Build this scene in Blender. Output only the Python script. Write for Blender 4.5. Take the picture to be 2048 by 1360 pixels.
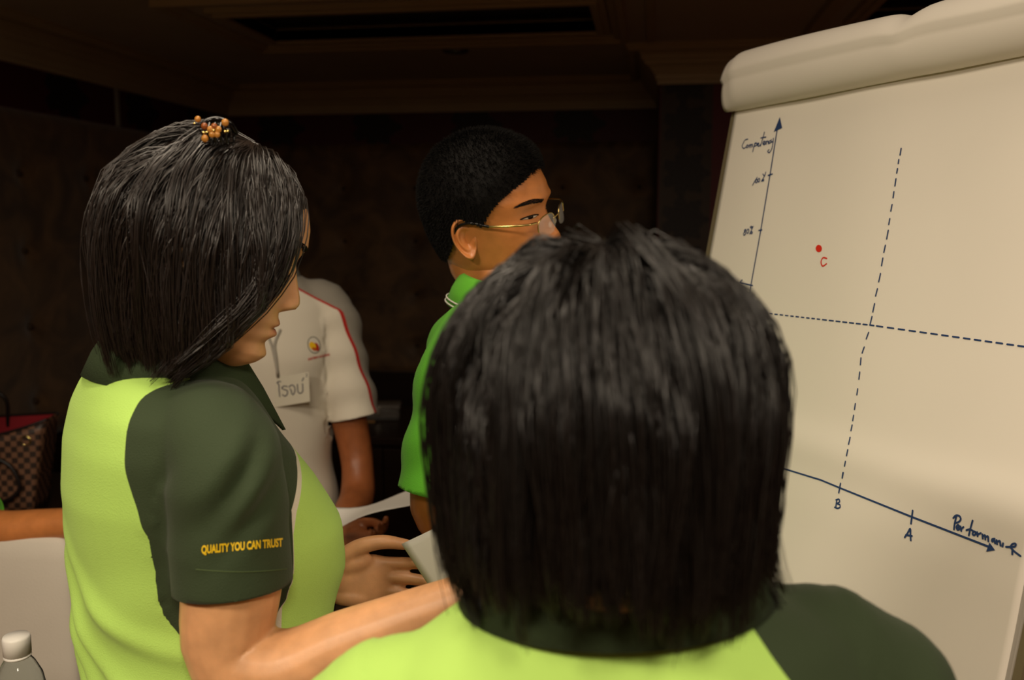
import bpy, bmesh, math, random
import numpy as np
from mathutils import Vector, Matrix
from mathutils.bvhtree import BVHTree
random.seed(7); rng = np.random.default_rng(7)
for o in list(bpy.data.objects): bpy.data.objects.remove(o)
SC = bpy.context.scene; COL = SC.collection
# ------------------------------------------------------------------ camera
FPX, CAMH, PITCH, YAW = 1800.0, 1.50, math.atan(240/1800.0), math.radians(8.7)
cd = bpy.data.cameras.new('camera'); cam = bpy.data.objects.new('camera', cd); COL.objects.link(cam)
cd.sensor_width = 36.0; cd.lens = FPX/2048*36.0; cd.clip_start = 0.02
cam.location = (0, 0, CAMH); cam.rotation_euler = (math.pi/2-PITCH, 0, YAW)
cd.dof.use_dof = True; cd.dof.focus_distance = 1.12; cd.dof.aperture_fstop = 4.5
SC.camera = cam
# ------------------------------------------------------------------ world, exposure
w = bpy.data.worlds.new('world'); SC.world = w; w.use_nodes = True
w.node_tree.nodes['Background'].inputs[0].default_value = (0.9, 0.75, 0.55, 1)
w.node_tree.nodes['Background'].inputs[1].default_value = 0.0
SC.view_settings.view_transform = 'Standard'; SC.view_settings.look = 'None'
SC.view_settings.gamma = 1.0; SC.view_settings.use_curve_mapping = False
SC.view_settings.exposure = 0.30
CEIL = 2.29
# the room's ceiling lamps, above and behind the group, all out of the picture; nothing in view is lit
for nm, x, y, pw in (('ceiling_lamp_left_offscreen', -1.05, -.55, 27), ('ceiling_lamp_behind_offscreen', .35, -.75, 23), ('ceiling_lamp_above_offscreen', -.5, .75, 6), ('ceiling_lamp_right_offscreen', .75, .35, 6)):
    ld = bpy.data.lights.new(nm, 'AREA'); ld.shape = 'DISK'; ld.size = .45; ld.energy = pw; ld.color = (1, .84, .64)
    lo = bpy.data.objects.new(nm, ld); COL.objects.link(lo); lo.location = (x, y, CEIL-.02)
def W(v):                                     # camera-heading frame (x right, y ahead, z up) -> room
    c, s = math.cos(YAW), math.sin(YAW); v = np.asarray(v, float)
    return np.stack([v[..., 0]*c-v[..., 1]*s, v[..., 0]*s+v[..., 1]*c, v[..., 2]], -1)
def ray(px, py):
    r, u = (px-1024)/FPX, (680-py)/FPX
    d = np.array([r, math.cos(PITCH)+u*math.sin(PITCH), -math.sin(PITCH)+u*math.cos(PITCH)]); return d/d[1]
CAMP = np.array([0, 0, CAMH])
def P(px, py, y): return CAMP+ray(px, py)*y    # point seen at a pixel, y metres ahead
# ------------------------------------------------------------------ materials
def lin(h):
    h = h.lstrip('#'); c = [int(h[i:i+2], 16)/255 for i in (0, 2, 4)]
    return tuple(x/12.92 if x <= .04045 else ((x+.055)/1.055)**2.4 for x in c)+(1,)
class NT:
    def __init__(s, m): s.t = m.node_tree; s.n = s.t.nodes; s.l = s.t.links
    def new(s, ty, **kw):
        n = s.n.new(ty)
        for k, v in kw.items(): setattr(n, k, v)
        return n
    def link(s, a, b): s.l.new(a, b)
    def math(s, op, a, b=None, c=None):
        n = s.new('ShaderNodeMath', operation=op)
        for i, v in enumerate((a, b, c)):
            if v is None: continue
            if isinstance(v, (int, float)): n.inputs[i].default_value = v
            else: s.link(v, n.inputs[i])
        return n.outputs[0]
    def mix(s, f, a, b):
        n = s.new('ShaderNodeMix', data_type='RGBA')
        for i, v in ((0, f), (6, a), (7, b)):
            if isinstance(v, (int, float, tuple)): n.inputs[i].default_value = v
            else: s.link(v, n.inputs[i])
        return n.outputs[2]
    def ramp(s, f, lo, hi):
        n = s.new('ShaderNodeMapRange'); s.link(f, n.inputs[0]); n.inputs[1].default_value = lo; n.inputs[2].default_value = hi
        return n.outputs[0]
def mat(name, col, rough=.6, metal=0., spec=.5, var=0., vscale=20., bump=0., bscale=400., trans=0., sheen=0., sss=0., aniso=0., ior=1.45, alpha=1., emit=None):
    m = bpy.data.materials.new(name); m.use_nodes = True; t = NT(m); b = t.n['Principled BSDF']
    c = lin(col) if isinstance(col, str) else tuple(col)
    b.inputs['Base Color'].default_value = c; b.inputs['Roughness'].default_value = rough; b.inputs['Metallic'].default_value = metal
    b.inputs['Specular IOR Level'].default_value = spec; b.inputs['Transmission Weight'].default_value = trans; b.inputs['IOR'].default_value = ior
    b.inputs['Sheen Weight'].default_value = sheen; b.inputs['Alpha'].default_value = alpha
    if sss: b.inputs['Subsurface Weight'].default_value = sss; b.inputs['Subsurface Radius'].default_value = (.012, .005, .003); b.inputs['Subsurface Scale'].default_value = 1.0
    if aniso: b.inputs['Anisotropic'].default_value = aniso
    if emit: b.inputs['Emission Color'].default_value = lin(emit[0]); b.inputs['Emission Strength'].default_value = emit[1]
    tc = t.new('ShaderNodeTexCoord')
    if var:
        n = t.new('ShaderNodeTexNoise'); n.inputs['Scale'].default_value = vscale; n.inputs['Detail'].default_value = 5; t.link(tc.outputs['Object'], n.inputs[0])
        k = t.ramp(n.outputs[0], .3, .7)
        t.link(t.mix(k, tuple(x*(1-var) for x in c[:3])+(1,), tuple(min(1, x*(1+var)) for x in c[:3])+(1,)), b.inputs['Base Color'])
    if bump:
        n = t.new('ShaderNodeTexNoise'); n.inputs['Scale'].default_value = bscale; n.inputs['Detail'].default_value = 3; t.link(tc.outputs['Object'], n.inputs[0])
        bp = t.new('ShaderNodeBump'); bp.inputs['Strength'].default_value = bump; bp.inputs['Distance'].default_value = .002
        t.link(n.outputs[0], bp.inputs['Height']); t.link(bp.outputs[0], b.inputs['Normal'])
    return m
M = {}
M['paint'] = mat('ceiling_paint', '#c2b4a0', .7, var=.05, vscale=3)
M['moulding'] = mat('moulding_paint', '#b8a684', .55, var=.04, vscale=6)
M['darkwood'] = mat('dark_wood', '#241610', .35, var=.25, vscale=8)
M['carpet'] = mat('carpet', '#7c6248', .95, var=.3, vscale=60, bump=.4, bscale=600)
M['paper'] = mat('paper', '#efe9dd', .75, var=.015, vscale=4)
M['marker_blue'] = mat('marker_blue', '#28406f', .6)
M['marker_red'] = mat('marker_red', '#e0301c', .6)
M['steel'] = mat('brushed_steel', '#9a948a', .35, metal=.9)
M['whiteboard'] = mat('whiteboard', '#d8d4ca', .3)
M['black_plastic'] = mat('black_plastic', '#0c0b0b', .35)
# ------------------------------------------------------------------ mesh helpers
def tag(o, label=None, cat=None, group=None, kind=None):
    if label: o['label'] = label
    if cat: o['category'] = cat
    if group: o['group'] = group
    if kind: o['kind'] = kind
    return o
def mesh_np(name, V, F, smooth=True):
    me = bpy.data.meshes.new(name); V = np.asarray(V, np.float32)
    if isinstance(F, np.ndarray):
        n, k = F.shape; me.vertices.add(len(V)); me.vertices.foreach_set('co', V.ravel())
        me.loops.add(n*k); me.loops.foreach_set('vertex_index', F.astype(np.int32).ravel())
        me.polygons.add(n); me.polygons.foreach_set('loop_start', np.arange(0, n*k, k, dtype=np.int32))
        me.update(calc_edges=True)
    else:
        me.from_pydata(V.tolist(), [], [list(f) for f in F]); me.update()
    me.validate()
    if smooth: me.polygons.foreach_set('use_smooth', [True]*len(me.polygons))
    return me
def obj(name, VF, m, parent=None, smooth=False, recenter=None):
    V, F = VF; V = np.asarray(V, float)
    if recenter is None: recenter = parent is None
    loc = np.zeros(3)
    if recenter:
        lo, hi = V.min(0), V.max(0); loc = np.array([(lo[0]+hi[0])/2, (lo[1]+hi[1])/2, lo[2]]); V = V-loc
    me = mesh_np(name, V, F, smooth); o = bpy.data.objects.new(name, me); COL.objects.link(o); o.location = loc
    for mm in (m if isinstance(m, (list, tuple)) else [m]): me.materials.append(mm)
    if parent: o.parent = parent
    return o
def empty(name, loc, rz=0):
    o = bpy.data.objects.new(name, None); COL.objects.link(o); o.location = loc; o.rotation_euler = (0, 0, rz); o.empty_display_size = .1
    return o
def join(*parts):
    VV, FF, n = [], [], 0
    for V, F in parts:
        V = np.asarray(V, float); VV.append(V)
        FF += [[int(i)+n for i in f] for f in F]; n += len(V)
    return np.concatenate(VV), FF
def box(x0, x1, y0, y1, z0, z1):
    V = np.array([[x, y, z] for x in (x0, x1) for y in (y0, y1) for z in (z0, z1)], float)
    return V, [[0, 1, 3, 2], [4, 6, 7, 5], [0, 4, 5, 1], [2, 3, 7, 6], [0, 2, 6, 4], [1, 5, 7, 3]]
def bbox(x0, x1, y0, y1, z0, z1, b=.004, seg=2):
    bm = bmesh.new(); V, F = box(x0, x1, y0, y1, z0, z1); vs = [bm.verts.new(v) for v in V]
    for f in F: bm.faces.new([vs[i] for i in f])
    bmesh.ops.recalc_face_normals(bm, faces=bm.faces)
    bmesh.ops.bevel(bm, geom=list(bm.edges), offset=b, segments=seg, affect='EDGES', profile=.5)
    bm.verts.index_update(); r = (np.array([v.co[:] for v in bm.verts]), [[v.index for v in f.verts] for f in bm.faces]); bm.free(); return r
def loft(R, cap0=True, cap1=True, close=True):
    R = np.asarray(R, float); m, n = R.shape[:2]; V = R.reshape(-1, 3); F = []
    k = n if close else n-1
    for i in range(m-1):
        for j in range(k): F.append([i*n+j, i*n+(j+1) % n, (i+1)*n+(j+1) % n, (i+1)*n+j])
    if close and cap0: F.append(list(range(n))[::-1])
    if close and cap1: F.append([(m-1)*n+j for j in range(n)])
    return V, F
def spline(pts, n, vals=None):
    p = np.asarray(pts, float); d = np.r_[0, np.cumsum(np.linalg.norm(np.diff(p, axis=0), axis=1))]
    m = np.gradient(p, d, axis=0) if len(p) > 2 else np.repeat((p[1:]-p[:1])/d[-1], 2, 0)
    s = np.linspace(0, d[-1], n); i = np.clip(np.searchsorted(d, s)-1, 0, len(p)-2); h = (d[i+1]-d[i]); t = ((s-d[i])/h)[:, None]; h = h[:, None]
    q = (2*t**3-3*t**2+1)*p[i]+(t**3-2*t**2+t)*h*m[i]+(-2*t**3+3*t**2)*p[i+1]+(t**3-t**2)*h*m[i+1]
    if vals is None: return q
    return q, np.interp(s, d, vals)
def tube(path, rad, n=14, flat=1.0, up=None, roundcap=True):
    p = np.asarray(path, float); rad = np.broadcast_to(np.asarray(rad, float), (len(p),)).copy()
    if roundcap:
        t0 = p[0]-p[1]; t0 /= np.linalg.norm(t0); t1 = p[-1]-p[-2]; t1 /= np.linalg.norm(t1)
        a0 = [p[0]+t0*rad[0]*math.sin(a) for a in (1.35, 1.0, .55)]; r0 = [rad[0]*math.cos(a) for a in (1.35, 1.0, .55)]
        a1 = [p[-1]+t1*rad[-1]*math.sin(a) for a in (.55, 1.0, 1.35)]; r1 = [rad[-1]*math.cos(a) for a in (.55, 1.0, 1.35)]
        p = np.vstack([a0, p, a1]); rad = np.r_[r0, rad, r1]
    T = np.gradient(p, axis=0); T /= np.linalg.norm(T, axis=1)[:, None]
    u = np.array(up if up is not None else ([0, 0, 1] if abs(T[0][2]) < .9 else [1, 0, 0]), float)
    rings = []; a = np.linspace(0, 2*math.pi, n, endpoint=False)
    for i in range(len(p)):
        u = u-T[i]*u.dot(T[i]); u /= np.linalg.norm(u); v = np.cross(T[i], u)
        rings.append(p[i]+rad[i]*(np.cos(a)[:, None]*u*flat+np.sin(a)[:, None]*v))
    return loft(rings)
def lathe(prof, n=24, c=(0, 0, 0)):
    a = np.linspace(0, 2*math.pi, n, endpoint=False)
    return loft([[(c[0]+r*math.cos(t), c[1]+r*math.sin(t), c[2]+z) for t in a] for r, z in prof])
def ellipsoid(c, r, n=20, m=12, R=None):
    rings = []
    for i in range(m+1):
        th = math.pi*(i+.02)/(m+.04); rings.append([(math.sin(th)*math.cos(a), math.sin(th)*math.sin(a), -math.cos(th)) for a in np.linspace(0, 2*math.pi, n, endpoint=False)])
    V, F = loft(rings); V = V*np.array(r)
    if R is not None: V = V@np.asarray(R).T
    return V+np.array(c), F
def xf(VF, Mx):
    V, F = VF; Mx = np.asarray(Mx); return np.asarray(V)@Mx[:3, :3].T+Mx[:3, 3], F
def ribbon(pts, width, nrm):
    """flat pen stroke along pts on a surface with normal nrm"""
    p = np.asarray(pts, float); T = np.gradient(p, axis=0); T /= np.linalg.norm(T, axis=1)[:, None]+1e-12
    s = np.cross(T, nrm); s /= np.linalg.norm(s, axis=1)[:, None]; h = width/2
    L, R_ = p+s*h, p-s*h; n = len(p); V = [*L, *R_]; F = [[i, i+1, n+i+1, n+i] for i in range(n-1)]
    for k, sg in ((0, -1), (n-1, 1)):       # round ends
        b = len(V); c = p[k]; V.append(c)
        for a in np.linspace(-math.pi/2, math.pi/2, 7): V.append(c+h*(math.cos(a)*T[k]*sg+math.sin(a)*s[k]))
        F += [[b, b+1+i, b+2+i] for i in range(6)]
    return np.array(V), F
def fuse(parts, voxel, smooth=4, fac=.5):
    V, F = join(*parts); me = bpy.data.meshes.new('tmp'); me.from_pydata(V.tolist(), [], F)
    o = bpy.data.objects.new('tmp', me); COL.objects.link(o)
    bm = bmesh.new(); bm.from_mesh(me); bmesh.ops.recalc_face_normals(bm, faces=bm.faces); bm.to_mesh(me); bm.free()
    r = o.modifiers.new('r', 'REMESH'); r.mode = 'VOXEL'; r.voxel_size = voxel
    if smooth: s = o.modifiers.new('s', 'SMOOTH'); s.factor = fac; s.iterations = smooth
    dg = bpy.context.evaluated_depsgraph_get(); e = o.evaluated_get(dg).to_mesh()
    V = np.empty(len(e.vertices)*3); e.vertices.foreach_get('co', V); V = V.reshape(-1, 3)
    F = [list(p.vertices) for p in e.polygons]
    o.evaluated_get(dg).to_mesh_clear(); bpy.data.objects.remove(o); bpy.data.meshes.remove(me)
    return V, F
def vnormals(V, F):
    me = bpy.data.meshes.new('t'); me.from_pydata(np.asarray(V).tolist(), [], F); me.update()
    N = np.empty(len(V)*3); me.vertices.foreach_get('normal', N); bpy.data.meshes.remove(me); return N.reshape(-1, 3)
def drop(V, F, gone):
    """delete faces whose vertices are all flagged"""
    F = [f for f in F if not all(gone[i] for i in f)]
    used = np.zeros(len(V), bool)
    for f in F: used[f] = True
    idx = np.cumsum(used)-1; return np.asarray(V)[used], [[int(idx[i]) for i in f] for f in F], used
def bvh(V, F): return BVHTree.FromPolygons([Vector(v) for v in V], F)
def addattr(o, name, vals):
    a = o.data.attributes.new(name, 'FLOAT', 'POINT'); a.data.foreach_set('value', np.asarray(vals, np.float32))
# ================================================================== the room
XL, YB, XP, YP, XR, YF = -2.56, 5.28, 0.03, 4.38, 2.6, -2.6
ZC0, ZP1, ZP0 = 2.126, 1.948, 0.573        # crown bottom, padded panel top and bottom
def struct(name, VF, m, smooth=False): return tag(obj(name, VF, m, smooth=smooth), kind='structure')
def wallpaper_mat(axis, u0, pitch, vertical=False):
    """dark maroon paper printed with black flower heads"""
    m = bpy.data.materials.new('damask_wallpaper'); m.use_nodes = True; t = NT(m); b = t.n['Principled BSDF']
    b.inputs['Roughness'].default_value = .6
    g = t.new('ShaderNodeNewGeometry'); sp = t.new('ShaderNodeSeparateXYZ'); t.link(g.outputs['Position'], sp.inputs[0])
    u, z = sp.outputs[axis], sp.outputs[2]
    if vertical: cu = t.math('SUBTRACT', u, u0); cz = t.math('SUBTRACT', t.math('MODULO', t.math('ADD', z, 10), .215), .1075)
    else: cu = t.math('SUBTRACT', t.math('MODULO', t.math('SUBTRACT', u, u0-20*pitch), pitch), pitch/2); cz = t.math('SUBTRACT', z, 2.045)
    r = t.math('SQRT', t.math('ADD', t.math('POWER', t.math('MULTIPLY', cu, 1.0 if vertical else .72), 2), t.math('POWER', cz, 2)))
    an = t.math('ARCTAN2', cz, cu); pet = t.math('MULTIPLY', t.math('COSINE', t.math('MULTIPLY', an, 7)), .016)
    pe2 = t.math('MULTIPLY', t.math('COSINE', t.math('MULTIPLY', an, 15)), .006)
    lim = t.math('ADD', t.math('ADD', pet, pe2), .098)
    flower = t.ramp(t.math('SUBTRACT', lim, r), -.003, .003)
    ring = t.math('SINE', t.math('ADD', t.math('MULTIPLY', r, 210), t.math('MULTIPLY', t.math('COSINE', t.math('MULTIPLY', an, 7)), 2.2)))
    vein = t.math('MULTIPLY', t.ramp(ring, .55, .95), flower)
    base = lin('#2f1512') if vertical else lin('#4a0f16')
    if vertical:
        inside = t.ramp(t.math('SUBTRACT', .12, t.math('ABSOLUTE', cu)), -.002, .002)
        bg = t.mix(inside, lin('#5a0f18'), lin('#3a2a1c'))
    else: bg = base
    c = t.mix(flower, bg, lin('#120808')); c = t.mix(t.math('MULTIPLY', vein, .6), c, lin('#33201a'))
    t.link(c, b.inputs['Base Color']); return m
M['frieze_back'] = wallpaper_mat(0, -1.93, .60); M['frieze_left'] = wallpaper_mat(1, 4.63, .60); M['damask'] = wallpaper_mat(0, .155, 1, True)
def suede_mat():
    m = bpy.data.materials.new('brown_suede'); m.use_nodes = True; t = NT(m); b = t.n['Principled BSDF']
    tc = t.new('ShaderNodeTexCoord'); n = t.new('ShaderNodeTexNoise'); n.inputs['Scale'].default_value = 5; n.inputs['Detail'].default_value = 4; n.inputs['Distortion'].default_value = 1.2
    n2 = t.new('ShaderNodeTexNoise'); n2.inputs['Scale'].default_value = 90; t.link(tc.outputs['Object'], n.inputs[0]); t.link(tc.outputs['Object'], n2.inputs[0])
    c = t.mix(t.ramp(n.outputs[0], .35, .68), lin('#4e3720'), lin('#7d5c38')); c = t.mix(t.math('MULTIPLY', n2.outputs[0], .25), c, lin('#2c1d10'))
    t.link(c, b.inputs['Base Color']); b.inputs['Roughness'].default_value = .62; b.inputs['Sheen Weight'].default_value = .3; b.inputs['Sheen Roughness'].default_value = .5
    return m
M['suede'] = suede_mat(); M['button'] = mat('suede_button', '#3a2816', .7)
T = .12
struct('floor', box(XL-T, XR+T, YF-T, YB+T, -.1, 0), M['carpet'])
# back wall with the step forward on its right, side walls, wall behind the camera
struct('wall_back', box(XL-T, XP, YB, YB+T, 0, CEIL+.2), M['frieze_back'])
struct('wall_left', box(XL-T, XL, YF, YB, 0, CEIL+.2), M['frieze_left'])
struct('wall_right', box(XR, XR+T, YF, YP, 0, CEIL+.2), mat('maroon_paint', '#5a0f18', .6, var=.05))
struct('wall_projection', box(XP, XR+T, YP, YB+T, 0, CEIL+.2), M['damask'])
struct('wall_front', box(XL-T, XR+T, YF-T, YF, 0, CEIL+.2), mat('tan_paint', '#8a6d48', .7, var=.05))
# padded, buttoned suede panels
def padded(name, L, place, off):
    nz, nu = 56, int(L/.02); u = np.linspace(0, L, nu); z = np.linspace(ZP0, ZP1, nz); U, Zz = np.meshgrid(u, z)
    D = np.full(U.shape, .035); bu = np.arange(off, L, .44); bz = np.arange(ZP1-.26, ZP0, -.315); spots = []
    for a in bu:
        for c in bz:
            r2 = ((U-a)**2+(Zz-c)**2); D -= .022*np.exp(-r2/.0012)+.010*np.exp(-r2/.012); spots.append((a, c))
    edge = np.minimum(np.minimum(U, L-U), np.minimum(Zz-ZP0, ZP1-Zz)); D *= np.clip(edge/.03, 0, 1)**.5
    V = np.array([place(a, d, c) for a, d, c in zip(U.ravel(), D.ravel(), Zz.ravel())]); F = [[i*nu+j, i*nu+j+1, (i+1)*nu+j+1, (i+1)*nu+j] for i in range(nz-1) for j in range(nu-1)]
    return V, F, spots
def pad_wall(wall_name, L, place, off):
    V, F, spots = padded('padded_panel', L, place, off)
    o = tag(obj('trim_'+wall_name, (V, F), M['suede'], smooth=True), kind='structure')
    loc = np.array(o.location); bm_ = None
    for a, c in spots:
        q = np.array(place(a, .010, c)); VF = ellipsoid(q-loc, (.013, .013, .013), 12, 8)
        if bm_ is None: ob = obj('button', (VF[0]-(q-loc), VF[1]), M['button'], o, True); bm_ = ob.data
        else: ob = bpy.data.objects.new('button', bm_); COL.objects.link(ob); ob.parent = o
        ob.location = q-loc
pad_wall('1', XP-XL, lambda u, d, z: (XL+u, YB-d, z), 0.73)
pad_wall('2', YB-1.2, lambda u, d, z: (XL+d, YB-u, z), 0.58)
struct('trim_3', join(box(XL, XP, YB-.03, YB, 0, ZP0), box(XL, XP, YB-.05, YB, ZP0-.03, ZP0)), M['darkwood'])
struct('trim_4', join(box(XL, XL+.03, 1.2, YB-.05, 0, ZP0), box(XL, XL+.05, 1.2, YB-.05, ZP0-.03, ZP0)), M['darkwood'])
struct('trim_5', bbox(XL, XL+.012, 4.10, 4.125, ZP1, ZC0, .002), mat('grey_strip', '#8a8478', .5))
# crown moulding swept round the walls
prof = [(0, ZC0), (.012, ZC0), (.014, 2.145), (.022, 2.150), (.024, 2.168), (.032, 2.176), (.052, 2.200), (.074, 2.214), (.076, 2.226), (.088, 2.230), (.090, 2.250), (.098, 2.254), (.098, 2.272),
        (.118, 2.272), (.118, 2.262), (.126, 2.258), (.150, 2.260), (.154, 2.268), (.160, 2.272), (.160, CEIL), (0, CEIL)]
path = [((XL, YF), (1, 0)), ((XL, YB), (1, -1)), ((XP, YB), (-1, -1)), ((XP, YP), (-1, -1)), ((XR, YP), (-1, -1)), ((XR, YF), (-1, 0))]
rings = [[(x+dx*d, y+dy*d, z) for d, z in prof] for (x, y), (dx, dy) in path]
struct('trim_6', loft(rings), M['moulding'])
# ceiling with two coffers
def coffer_holes(): return [(-1.63, -.235, 3.36, 3.86), (.80, 2.2, 3.36, 3.86)]
def plate(x0, x1, y0, y1, z0, z1, holes):
    xs = sorted({x0, x1, *[h[0] for h in holes], *[h[1] for h in holes]}); ys = sorted({y0, y1, *[h[2] for h in holes], *[h[3] for h in holes]}); parts = []
    for a, b in zip(xs, xs[1:]):
        for c, d in zip(ys, ys[1:]):
            if any(h[0] <= (a+b)/2 <= h[1] and h[2] <= (c+d)/2 <= h[3] for h in holes): continue
            parts.append(box(a, b, c, d, z0, z1))
    return join(*parts)
struct('ceiling', plate(XL-T, XR+T, YF-T, YB+T, CEIL, CEIL+.03, coffer_holes()), M['paint'])
def foil_mat():
    m = bpy.data.materials.new('black_foil'); m.use_nodes = True; t = NT(m); b = t.n['Principled BSDF']
    tc = t.new('ShaderNodeTexCoord'); v = t.new('ShaderNodeTexVoronoi'); v.inputs['Scale'].default_value = 16; t.link(tc.outputs['Object'], v.inputs[0])
    n = t.new('ShaderNodeTexNoise'); n.inputs['Scale'].default_value = 38; n.inputs['Detail'].default_value = 4; t.link(tc.outputs['Object'], n.inputs[0])
    k = t.math('MULTIPLY', t.ramp(v.outputs[0], .24, .18), t.ramp(n.outputs[0], .60, .66))
    t.link(t.mix(k, lin('#0a0807'), lin('#b0a488')), b.inputs['Base Color']); b.inputs['Roughness'].default_value = .35; return m
M['foil'] = foil_mat()
ci = 1
def ringbox(x0, x1, y0, y1, w, z0, z1):
    return join(bbox(x0, x1, y0, y0+w, z0, z1, .003), bbox(x0, x1, y1-w, y1, z0, z1, .003), bbox(x0, x0+w, y0+w, y1-w, z0, z1, .003), bbox(x1-w, x1, y0+w, y1-w, z0, z1, .003))
for k, (x0, x1, y0, y1) in enumerate(coffer_holes()):
    parts = [ringbox(x0-.18, x1+.12, y0-.215, y1+.24, .03, CEIL-.028, CEIL), ringbox(x0-.15, x1+.09, y0-.185, y1+.21, .03, CEIL-.016, CEIL),
             ringbox(x0-.055, x1+.055, y0-.055, y1+.055, .055, CEIL-.020, CEIL+.03), ringbox(x0-.03, x1+.03, y0-.03, y1+.03, .03, CEIL-.030, CEIL+.034)]
    tr = struct('trim_%d' % (7+k), join(*parts), M['moulding'])
    struct('ceiling_panel_%d' % (1+k), box(x0-.03, x1+.03, y0-.03, y1+.03, CEIL+.034, CEIL+.05), M['foil'])
struct('trim_9', bbox(-.035, .0, YF+.1, YP-.2, CEIL-.012, CEIL, .003), M['moulding'])
M['chrome'] = mat('chrome_trim', '#8f8a80', .25, metal=1)
dl = tag(empty('downlight', (-.92, 4.27, CEIL-.012)), 'small round unlit downlight in the ceiling beside the dark coffer', 'downlight')
obj('trim_ring', lathe([(.042, .012), (.062, .012), (.062, .004), (.056, 0), (.046, .002), (.042, .012)], 28), M['chrome'], dl, True)
obj('reflector', lathe([(.046, .002), (.03, .010), (.001, .0115)], 28), mat('downlight_glass', '#7f8c88', .15, metal=.6), dl, True)

# ================================================================== flip chart
dB = math.radians(-20.9); D_L = np.array([math.sin(dB), math.cos(dB), 0.0])        # along the board, away to its left edge
N_B = np.array([math.cos(dB), -math.sin(dB), 0.0])                                  # horizontal, to the back of the board
A0 = P(1472, 215, 1.66)
def edge_err(al):
    u = np.array([N_B[0]*math.sin(al), N_B[1]*math.sin(al), math.cos(al)])
    best = 1e9
    for t in np.linspace(0, -.5, 400):
        q = A0+u*t; v = q-CAMP; f = v[1]*math.cos(PITCH)-v[2]*math.sin(PITCH); py = 680-FPX*(v[1]*math.sin(PITCH)+v[2]*math.cos(PITCH))/f; px = 1024+FPX*v[0]/f
        if abs(py-485) < best: best = abs(py-485); r = px-1422
    return r
lo, hi = 0.0, .5
for _ in range(30):
    md = (lo+hi)/2
    if edge_err(md) > 0: lo = md
    else: hi = md
LEAN = (lo+hi)/2
U_B = np.array([N_B[0]*math.sin(LEAN), N_B[1]*math.sin(LEAN), math.cos(LEAN)]); R_B = -D_L; N_F = np.cross(R_B, U_B)
if N_F.dot(A0-CAMP) > 0: N_F = -N_F                                                  # faces the viewer
def onboard(px, py, lift=0.0):
    d = ray(px, py); t = (A0-CAMP).dot(N_F)/d.dot(N_F); return CAMP+d*t+N_F*lift
q = onboard(2044, 1240)-A0; BW = q.dot(R_B)                                          # board width from its right edge
BH = .98; BZ = A0[2]
ch_base = W(A0+R_B*BW/2+N_B*.15); ch_base = np.array([ch_base[0], ch_base[1], 0])
chart = tag(empty('flip_chart', ch_base), 'easel flip chart with a hand-drawn competency and performance graph', 'flip chart')
CB = lambda s, t, n=0.0: W(A0+R_B*s+U_B*t+N_F*n)-ch_base                              # board coordinates -> local
def slab(s0, s1, t0, t1, n0, n1): 
    V = np.array([CB(s, t, n) for s in (s0, s1) for t in (t0, t1) for n in (n0, n1)]); return V, box(0, 1, 0, 1, 0, 1)[1]
TOP = .035
obj('board', slab(-.004, BW+.004, -BH, TOP, -.022, -.004), M['whiteboard'], chart)
for s0, s1, t0, t1 in ((-.012, -.002, -BH-.01, TOP), (BW+.002, BW+.012, -BH-.01, TOP), (-.002, BW+.002, -BH-.01, -BH)):
    obj('edge_strip', slab(s0, s1, t0, t1, -.024, -.001), mat('edge_strip', '#8f8468', .45, metal=.4) if 'edge' not in M else M['edge'], chart)
def wav(s, t):
    return (.0016*np.sin(s*9+1)*np.sin(t*3)+.0012*np.sin(s*23+t*4)*np.exp(-((t+.1)/.3)**2)
            + .005*np.exp(-((t+.545-.02*s)/.030)**2)*np.clip(s/.15, 0, 1)+.002*np.exp(-((t+.60)/.05)**2))
PT = -BH+.03
S_, T_ = np.meshgrid(np.linspace(.004, BW-.004, 70), np.linspace(PT, .012, 90)); Nn = .003+wav(S_, T_)
pv = np.array([CB(a, b, c) for a, b, c in zip(S_.ravel(), T_.ravel(), Nn.ravel())])
pf = [[i*70+j, i*70+j+1, (i+1)*70+j+1, (i+1)*70+j] for i in range(89) for j in range(69)]
sheet = obj('paper_sheet', (pv, pf), M['paper'], chart, True)
sl = sheet.modifiers.new('thickness', 'SOLIDIFY'); sl.thickness = .0006; sl.offset = -1
# used sheets folded over the top: a soft roll that hangs down behind
ns, nt = 60, 34; RV = []
for i, s in enumerate(np.linspace(-.010, BW+.006, ns)):
    k = s/BW; hgt = .088-.016*k+.003*math.sin(k*6+.4)+.004*math.exp(-((k-.66)/.08)**2)-.009*math.exp(-((k-.58)/.03)**2); dep = .040+.004*math.sin(k*4)
    if i < 3: hgt *= .93+.02*i
    ring = []
    for j in range(nt):
        a = -2.2+j/(nt-1)*5.0                                                       # from the tucked-in lower front, round over the top, to the back
        n = .012+dep*math.cos(a)*(.85 if a < 0 else 1); t = -.004+hgt*.5+hgt*.56*math.sin(a)
        if a > math.pi/2: n -= (a-math.pi/2)*.028; t -= max(0, a-1.9)*.05
        if i < 4: n -= .004*(4-i)*math.cos(a)
        ring.append(CB(s, t, n))
    RV.append(ring)
RV = np.array(RV); back = np.array([[CB(s, -.34, -.055)] for s in np.linspace(-.010, BW+.006, ns)]); RV = np.concatenate([RV, back], 1)
ro = obj('folded_sheets', loft(RV, close=False), M['paper'], chart, True); sl = ro.modifiers.new('thickness', 'SOLIDIFY'); sl.thickness = .0022; sl.offset = 0
obj('clamp_bar', slab(.01, BW-.01, -.0, .03, -.03, .006), M['steel'], chart)
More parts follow.
